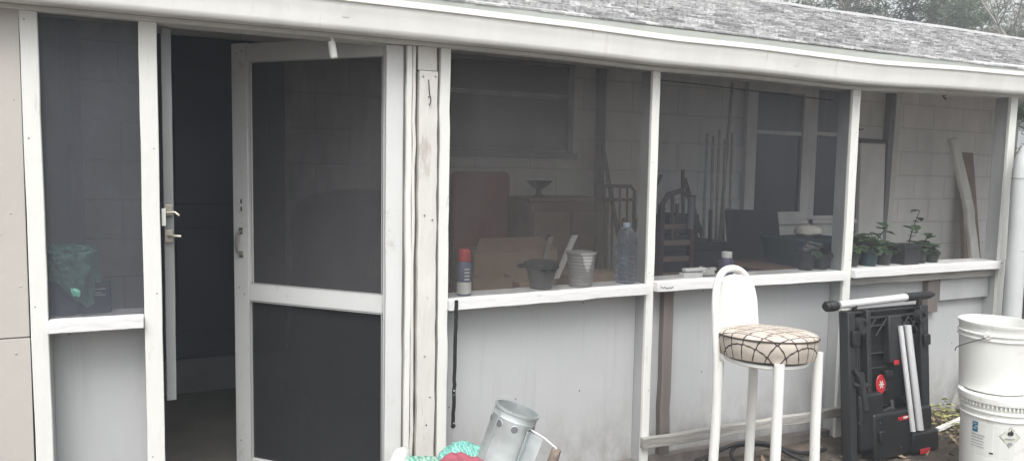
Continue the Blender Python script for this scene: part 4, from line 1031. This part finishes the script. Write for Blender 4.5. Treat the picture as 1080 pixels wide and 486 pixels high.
obj('cabinet_body', MB().box(-.32,.30,-.2,.2,-.049,1.19), brownw, cab, bevel=.005); obj('cabinet_top', MB().box(-.34,.32,-.22,.22,1.191,1.215), brownbd, cab, bevel=.004)
m_ = MB(); m_.box(-.30,-.02,-.215,-.202,.1,1.12); m_.box(.0,.28,-.215,-.202,.1,1.12); objs('cabinet_door', m_, brownbd, cab, bevel=.004)
bn = thing('dark_bowl', 'dark footed bowl standing on the brown cabinet', 'bowl', (2.33,1.55,1.216))
obj('bowl', MB().lathe([(.0005,.005),(.05,.0),(.02,.02),(.02,.05),(.06,.075),(.095,.11),(.088,.11),(.0005,.07)], 26), irondk, bn)
pp = MB().tube([(3.11,2.02,0),(3.10,2.02,2.265)], .042, 16); tag(obj('dark_pipe', pp, irondk), 'dark vertical stove pipe against the back wall left of the metal chair', 'pipe')
mc = thing('metal_chair', 'dark metal chair with vertical bar back behind the water bottle', 'chair', (2.75,1.2,0))
m_ = MB(); m_.tube([(-.15,0,.42),(-.155,.03,1.27),(-.13,.035,1.30),(.12,.035,1.30),(.145,.03,1.27),(.14,0,.42)], .013, 10); obj('back_frame', m_, irondk, mc)
m_ = MB(); [m_.tube([(x,.005,.46),(x,.035,1.295)], .007, 8) for x in (-.09,-.03,.03,.09)]; m_.tube([(-.15,.03,1.21),(.145,.03,1.21)], .010, 8); objs('back_bar', m_, irondk, mc)
obj('seat', MB().box(-.17,.16,-.32,.02,.42,.46), irondk, mc, bevel=.012)
for x, y in ((-.15,-.3),(.14,-.3),(-.15,0),(.14,0)): obj('leg', MB().tube([(x,y,-.049),(x,y,.42)], .012, 8), irondk, mc)
rk = thing('slatted_rack', 'dark wooden slatted rack with handle behind the second slim post', 'rack', (2.86,.72,0))
m_ = MB(); m_.box(-.13,-.10,-.02,.02,-.049,1.20); m_.box(.10,.13,-.02,.02,-.049,1.26); m_.tube([(-.115,0,1.19),(-.07,0,1.26),(.02,0,1.285),(.10,0,1.25)], .018, 8); obj('rack_frame', m_, mat('dark_red_wood',(.09,.045,.04),.6,var=.3), rk, bevel=.004)
m_ = MB(); [m_.box(-.10,.10,-.012,.012,z,z+.03) for z in (.2,.4,.6,.75,.85,.95,1.05)]; objs('rack_slat', m_, brownbd, rk, bevel=.003)
obj('grip', MB().tube([(.085,-.03,1.25),(.085,-.03,1.05)], .02, 12), mat('grey_foam',(.22,.22,.23),.8), rk)
sk = MB().tube([(2.63,.8,1.1),(2.795,.8,1.38)], .011, 8); tag(obj('thin_rod', sk, irondk), 'thin dark rod slanting up beside the slatted rack', 'rod')
sk = MB().tube([(2.50,.78,.75),(2.63,.8,1.1)], .011, 8); so2 = obj('rod_lower', sk, irondk); so2.parent = bpy.data.objects['thin_rod']
for i, (xb, xt, zt, wl) in enumerate(((3.46,3.49,1.68,'leftmost'),(3.53,3.545,1.66,'second from left'),(3.58,3.60,1.71,'third from left'),(3.64,3.655,1.64,'second from right'),(3.70,3.72,1.69,'rightmost'))):
    sk = MB().tube([(xb,1.18,-.049),((xb+xt)/2+.008*(i%2),1.2,.9),(xt,1.22,zt)], [.013,.012,.009], 8)
    tag(obj('cane', sk, stickm), 'pale garden cane standing in a bundle, %s of five' % wl, 'cane', 'garden canes in the third bay')
sk = MB().tube([(3.66,1.3,-.049),(3.79,1.32,2.06)], .012, 8); tag(obj('long_pole', sk, stickm), 'long pale pole leaning past the canes up to the ceiling', 'pole')
pc = thing('padded_chair', 'black padded folding chair behind the small bottle', 'chair', (3.66,.85,0), (0,0,R(3)))
obj('backrest', MB().hexa([(-.26,-.05,.55),(.24,-.05,.55),(.24,-.01,.55),(-.26,-.01,.55),(-.22,.08,1.16),(.27,.08,1.14),(.27,.12,1.14),(-.22,.12,1.16)]), mat('black_canvas',(.014,.016,.02),.9), pc, bevel=.02, seg=3)
obj('seat', MB().box(-.25,.25,-.42,-.04,.42,.48), black, pc, bevel=.015)
for x, y in ((-.23,-.4),(.22,-.4),(-.24,-.02),(.23,-.02)): obj('leg', MB().tube([(x,y,-.049),(x,y,.45)], .014, 8), irondk, pc)
wdoor = thing('door_slab', 'white panelled door slab leaning on the block wall behind the slim post', 'door', (6.19,2.0,-.049))
obj('slab', MB().hexa([(-.17,-.02,0),(.17,-.02,0),(.17,.02,0),(-.17,.02,0),(-.19,.02,1.76),(.15,.02,1.76),(.15,.06,1.76),(-.19,.06,1.76)]), mat('door_slab_white',(.82,.82,.80),.6,var=.05), wdoor, bevel=.004)
obj('top_edge', MB().box(-.20,.16,.012,.062,1.761,1.80), irondk, wdoor, bevel=.004)
plk = MB().plank((7.36,1.60,-.049),(7.19,1.74,1.2),(.12,0,.01),(0,.045,.005), n=10, jit=.003); plk.plank((7.19,1.74,1.19),(7.03,1.82,1.78),(.12,0,.02),(0,.045,.005), n=6, jit=.002)
tag(obj('warped_plank', plk, palew, bevel=.012), 'pale warped plank leaning on the block wall in the last bay', 'plank')
bb = MB().hexa([(7.50,1.86,-.049),(7.80,1.86,-.049),(7.80,1.9,-.049),(7.50,1.9,-.049),(7.50,2.04,1.66),(7.70,2.04,1.66),(7.70,2.08,1.66),(7.50,2.08,1.66)]); tag(obj('brown_board', bb, brownbd), 'brown board leaning on the block wall behind the pale warped plank', 'board')
hk = MB().tube([(4.43,.12,1.93),(4.43,.12,1.895),(4.442,.118,1.882),(4.45,.118,1.892)], .004, 8); hk.lathe([(.0005,0),(.012,0),(.012,.02),(.0005,.02)], 12, Matrix.Translation((4.43,.12,1.90))); tag(obj('ceiling_hook', hk, irondk), 'small dark hook hanging from the header in the last bay', 'hook')
wr2 = MB().tube([(3.60,.12,1.70),(3.67,.12,1.695),(3.70,.12,1.665),(3.73,.12,1.67)], .004, 6); wr2.tube([(3.555,.12,1.64),(3.60,.12,1.70)], .003, 6); tag(obj('bent_wire', wr2, irondk), 'short bent dark wire sticking out from the slim post', 'wire')
gl = thing('covered_grill', 'dark covered grill standing behind the screen door', 'grill', (1.02,1.3,0))
m_ = MB(); vs, fs = [], []
pr = [(.0005,1.27),(.12,1.265),(.26,1.24),(.34,1.19),(.36,1.12),(.35,.9),(.36,.5),(.38,.12)]
m_.lathe([(a+(b_-a)*k/4, za+(zb2-za)*k/4) for (a, za), (b_, zb2) in zip(pr, pr[1:]) for k in range(4)]+[pr[-1]], 72, Matrix.Scale(.62,4,(0,1,0)))
def fold_cover(mb):
    for vv in list(mb.bm.verts):
        p = Vector(vv.co); an = math.atan2(p.y/.62, p.x); k = max(0, min(1, (1.27-p.z)/.5))
        n_ = .030*k*math.sin(an*9+3*noise.noise(Vector((an*2,p.z*3,1))))+.03*noise.noise(p*6)
        vv.co = p + Vector((math.cos(an), math.sin(an)*.62, .4*noise.noise(p*5+Vector((3,0,0)))))*n_
fold_cover(m_)
obj('cover', m_, mat('grill_cover_cloth',(.028,.031,.04),.7,var=.2,bump=.3,bump_scale=8), gl)
for x, y in ((-.3,-.12),(.3,-.12),(-.3,.12),(.3,.12)): obj('leg', MB().box(x-.015,x+.015,y-.015,y+.015,-.049,.2), irondk, gl)
tl_ = heap('folded_towel', 'pale brown crumpled towel hanging over the covered grill side', 'towel', mat('towel_brown',(.30,.24,.22),.9,var=.15), (1.14,1.02,.80), (.12,.05,.27), 4, 20)

# ------------------------------------------------------------------ beyond the house
def pine(name, label, x, y, h, seed, lm, dens=1.0, base=.28, group='trees beyond the roof'):
    q = random.Random(seed); t = thing(name, label, 'tree', (x,y,GZ), (0,0,q.uniform(0,6)), group)
    tk = MB(); tk.tube([(0,0,-.1),(q.gauss(0,.1),q.gauss(0,.1),h*.5),(0,0,h)], [h*.022,h*.014,h*.002], 8)
    cr = MB(); z = h*base; V, F = [], []
    while z < h*.98:
        k = (z-h*base)/(h*(1-base)); ln = h*.24*(1-k)**.75*q.uniform(.6,1.15)+.25; nb = q.choice((3,4,5))
        a0 = q.uniform(0,6.3)
        for i in range(nb):
            if q.random() > .88: continue
            a = a0+i*6.283/nb+q.gauss(0,.25); l = ln*q.uniform(.6,1.2); dr = q.uniform(-.05,.30)
            tip = Vector((math.cos(a)*l, math.sin(a)*l, z+l*dr)); b0 = Vector((0,0,z))
            md = b0.lerp(tip,.5)+Vector((0,0,-.06*l)); tk.tube([b0,md,tip], [.012*l+.01,.008*l+.006,.004], 4)
            nn = int(190*dens*l/1.6)
            for j in range(nn):
                s = q.uniform(.25,1)**.8; p = b0.lerp(tip, s)+Vector((q.gauss(0,.11*l),q.gauss(0,.11*l),q.gauss(0,.07*l)))
                dr_ = Vector((q.gauss(0,1),q.gauss(0,1),q.gauss(.1,.7))).normalized(); sd_ = dr_.cross(Vector((q.gauss(0,1),q.gauss(0,1),q.gauss(0,1)))).normalized()
                L_ = q.uniform(.10,.28); w_ = q.uniform(.010,.026); n0 = len(V)
                V += [p-dr_*L_*.5, p+sd_*w_, p+dr_*L_*.5, p-sd_*w_]; F.append((n0,n0+1,n0+2,n0+3))
        z += h*.035*q.uniform(.7,1.4)
    cr._add(V, F)
    obj('trunk', tk, barkm, t); obj('crown', cr, lm, t)
def bare(name, label, x, y, h, seed, group='trees beyond the roof'):
    q = random.Random(seed); t = thing(name, label, 'tree', (x,y,GZ), (0,0,0), group); tk, tw = MB(), MB()
    def grow(p, d, l, r, lev):
        e_ = p+d*l; mdp = p.lerp(e_,.5)+Vector((q.gauss(0,.05*l),q.gauss(0,.05*l),0))
        (tk if lev < 2 else tw).tube([p,mdp,e_], [r,r*.8,r*.62], 6 if lev < 2 else 3, cap=False)
        if lev >= 5: return
        for i in range(q.choice((2,3,3)) if lev else 4):
            nd = (d+Vector((q.gauss(0,.5),q.gauss(0,.5),q.gauss(.12,.28)))).normalized(); grow(p.lerp(e_, q.uniform(.55,1)), nd, l*q.uniform(.58,.82), r*.58, lev+1)
    grow(Vector((0,0,-.1)), Vector((0,0,1)), h*.34, h*.018, 0)
    obj('trunk', tk, barkm, t); obj('crown', tw, twigm, t)
pine('pine_tree','grey green pine standing leftmost above the roof ridge',17.0,16.5,10.5,1,needle2,1.2)
bare('bare_tree','bare leafless tree beside the leftmost pine above the ridge',19.0,16.2,11,2)
pine('pine_tree','dark green dense pine second from the left above the ridge',20.0,14.5,10.0,3,needlem,1.7)
bare('bare_tree','bare leafless tree in the pale gap above the ridge',22.5,13.5,10,4)
pine('pine_tree','dark green pine with broad crown above the right part of the ridge',21.5,12.4,10.5,5,needlem,1.9)
pine('pine_tree','thin grey green pine behind the broad dark pine',28,16,12,6,needle2,1.2)
bare('bare_tree','bare twiggy tree right of the broad dark pine',22.3,10.4,10,7)
pine('pine_tree','grey green pine at the far right edge above the roof',24.3,10.2,11,8,needle2,1.5)
pine('pine_tree','dark low pine standing past the right end of the porch',14.5,4.6,5,9,needlem,1.8,.06)
pine('pine_tree','low grey green pine behind the brown fence',18,6.0,6,10,needle2,1.8,.05)
fc = thing('wooden_fence','brown board fence with white top rail beyond the right end of the porch','fence',(9.9,2.35,GZ),(0,0,R(12)))
m_ = MB()
for i in range(16): m_.box(-.6+i*.152,-.6+i*.152+.145,-.012,.012,.02,1.92+rnd.uniform(-.012,.012))
obj('fence_board', m_, fencew, fc, bevel=.003)
obj('top_rail', MB().box(-.62,1.9,-.03,.03,2.10,2.15), white, fc, bevel=.004)
for x in (-.58,.6,1.8): obj('fence_post', MB().box(x-.04,x+.04,.014,.09,-.02,2.16), fencew, fc, bevel=.004)
# ------------------------------------------------------------------ more clutter inside the porch
tk = thing('tool_chest', 'dark low wooden tool chest behind the slatted rack in the third bay', 'chest', (3.22,1.15,-.049))
obj('chest_body', MB().box(-.30,.30,-.2,.2,0,.92), mat('dark_trunk',(.05,.045,.05),.7,var=.3), tk, bevel=.012); obj('lid', MB().box(-.31,.31,-.21,.21,.922,.98), irondk, tk, bevel=.01)
ac = thing('armchair', 'dark brown armchair with rounded back left of the red chair', 'armchair', (1.50,1.60,-.049))
br = mat('brown_upholstery',(.12,.075,.06),.85,var=.2,bump=.3,bump_scale=14)
obj('backrest', MB().box(-.20,.20,.05,.22,.40,1.22), br, ac, bevel=.07, seg=4); obj('seat', MB().box(-.20,.20,-.35,.05,.15,.46), br, ac, bevel=.04, seg=3)
for x in (-.26,.26): obj('armrest', MB().box(x-.06,x+.06,-.35,.2,.0,.66), br, ac, bevel=.04, seg=3)
wc = thing('watering_can', 'dull metal watering can among the boxes left of the ribbed pot', 'watering can', (1.93,1.0,.701))
obj('can_body', MB().lathe([(.0005,0),(.085,0),(.09,.01),(.085,.20),(.05,.24),(.0005,.24)], 26), mat('dull_can',(.20,.19,.18),.5,metal=.4), wc)
obj('spout', MB().tube([(.08,0,.06),(.16,0,.2),(.20,0,.30)], [.022,.015,.018], 10), irondk, wc)
obj('handle', MB().tube([(-.08,0,.05),(-.15,0,.14),(-.12,0,.24),(-.03,0,.29),(.05,0,.25)], .008, 8), irondk, wc)
for i, (x, y, h, top) in enumerate(((3.02,.95,1.32,'shovel'),(3.10,1.0,1.24,'hoe'),(2.66,.98,1.15,'broom'))):
    t = thing('garden_tool', {'shovel':'long handled shovel standing between rack and canes','hoe':'thin hoe handle standing right of the shovel','broom':'broom handle standing close to the second slim post'}[top], top, (x,y,-.049))
    obj('handle', MB().tube([(0,0,.12),(.02,.05,h)], .013, 8), brownw, t)
    if top == 'shovel': obj('blade', MB().prism([(-.1,.25),(-.11,.1),(0,0),(.11,.1),(.1,.25)], -.006, .006), irondk, t)
    elif top == 'hoe': obj('blade', MB().box(-.08,.08,-.09,.0,.10,.11), irondk, t)
    else: obj('bristles', MB().hexa([(-.16,-.04,0),(.16,-.04,0),(.16,.04,0),(-.16,.04,0),(-.1,-.02,.18),(.1,-.02,.18),(.1,.02,.18),(-.1,.02,.18)]), cardbd, t)
for i, (x, y, r_, h, lab, m_) in enumerate(((3.66,.10,.05,.085,'small black nursery pot just behind the slim post foot',potdark),(3.80,.09,.055,.10,'small dark teal pot on the sill left of the square black pot',tealdk),(3.93,.095,.05,.075,'short black pot tucked against the square black pot',potdark),(3.30,.10,.05,.09,'small black pot on the sill right of the white capped bottle',potdark))):
    t = thing('nursery_pot', lab, 'pot', (x,y,.866 if x > 3.5 else .859), group='small pots on the right sills')
    obj('pot', MB().lathe([(.0005,0),(r_*.75,0),(r_*.97,h-.014),(r_*1.06,h-.014),(r_*1.06,h),(r_*.95,h),(r_*.9,h-.02)], 24), m_, t)
    obj('soil', MB().lathe([(.0005,h-.014),(r_*.92,h-.016)], 20), soilm, t)
    if x > 3.5: seedling('seedling', ['low bushy seedling in the black nursery pot beside the slim post','leafy seedling in the small dark teal pot','low seedling in the short black pot by the square pot'][i], (x,y,.866+h-.016), [(.04,.01,.05,7,.055),(-.05,0,.04,7,.05),(.0,.02,.07,6,.05),(.06,-.01,.03,5,.045),(-.02,-.03,.03,5,.045)], 20+i)
for i, (xb, yb_, xt, yt, zt, r_, m_, lab) in enumerate(((3.28,.9,3.36,1.0,1.15,.012,irondk,'short dark stake leaning between tool chest and canes'),(3.40,1.30,3.43,1.4,1.42,.014,brownw,'brown wooden stake standing left of the canes'),(3.12,1.45,3.05,1.9,1.60,.016,irondk,'dark rod leaning on the back wall behind the slatted rack'),(3.86,1.2,3.84,1.9,1.35,.018,brownw,'brown handle leaning below the left window casing'))):
    tag(obj('stake', MB().tube([(xb,yb_,-.049),((xb+xt)/2+.01,(yb_+yt)/2,zt*.5),(xt,yt,zt)], r_, 8), m_), lab, 'stake')
cr8 = thing('plastic_crate', 'dark plastic crate stacked on the tool chest in the third bay', 'crate', (3.12,1.15,.932))
m_ = MB(); m_.box(-.16,.16,-.13,.13,0,.01); [m_.box(-.16,.16,-.135,-.125,z,z+.035) for z in (.012,.06,.108,.15)]; [m_.box(x,x+.02,-.125,.125,.011,.185) for x in (-.16,-.09,.07,.14)]
obj('crate_body', m_, darkgrey, cr8)

# ------------------------------------------------------------------ haze volume added to imitate lens veil and washed-out trees
hz_m = bpy.data.materials.new('veil_air'); hz_m.use_nodes = True
N, L = hz_m.node_tree.nodes, hz_m.node_tree.links
N.remove(N['Principled BSDF']); vol = N.new('ShaderNodeVolumePrincipled'); vol.inputs['Color'].default_value = (.86,.90,.95,1); vol.inputs['Density'].default_value = .009
L.new(vol.outputs[0], N['Material Output'].inputs['Volume'])
tag(obj('haze', MB().box(-160,160,-160,160,GZ-1.2,16), hz_m), None, None, kind='stuff')

for i, (x, y, r_, h, lab) in enumerate(((3.42,.10,.048,.085,'small black pot left of the slim post below the grey hose'),(4.25,.09,.045,.075,'small black pot right of the square black pot'),(4.36,.09,.05,.065,'low black pot in front of the bright teal tray'))):
    t = thing('nursery_pot', lab, 'pot', (x,y,.866 if x > 3.5 else .859), group='small pots on the right sills')
    obj('pot', MB().lathe([(.0005,0),(r_*.75,0),(r_*.97,h-.014),(r_*1.06,h-.014),(r_*1.06,h),(r_*.95,h),(r_*.9,h-.02)], 24), potdark, t)
    obj('soil', MB().lathe([(.0005,h-.014),(r_*.92,h-.016)], 20), soilm, t)
    seedling('seedling', ['low seedling left of the slim post under the grey hose','low seedling in the pot just right of the square black pot','flat seedling in the low pot before the bright teal tray'][i], (x,y,(.866 if x > 3.5 else .859)+h-.016), [(.04,.01,.04,7,.05),(-.05,0,.035,7,.05),(.0,.02,.06,6,.045)], 40+i)
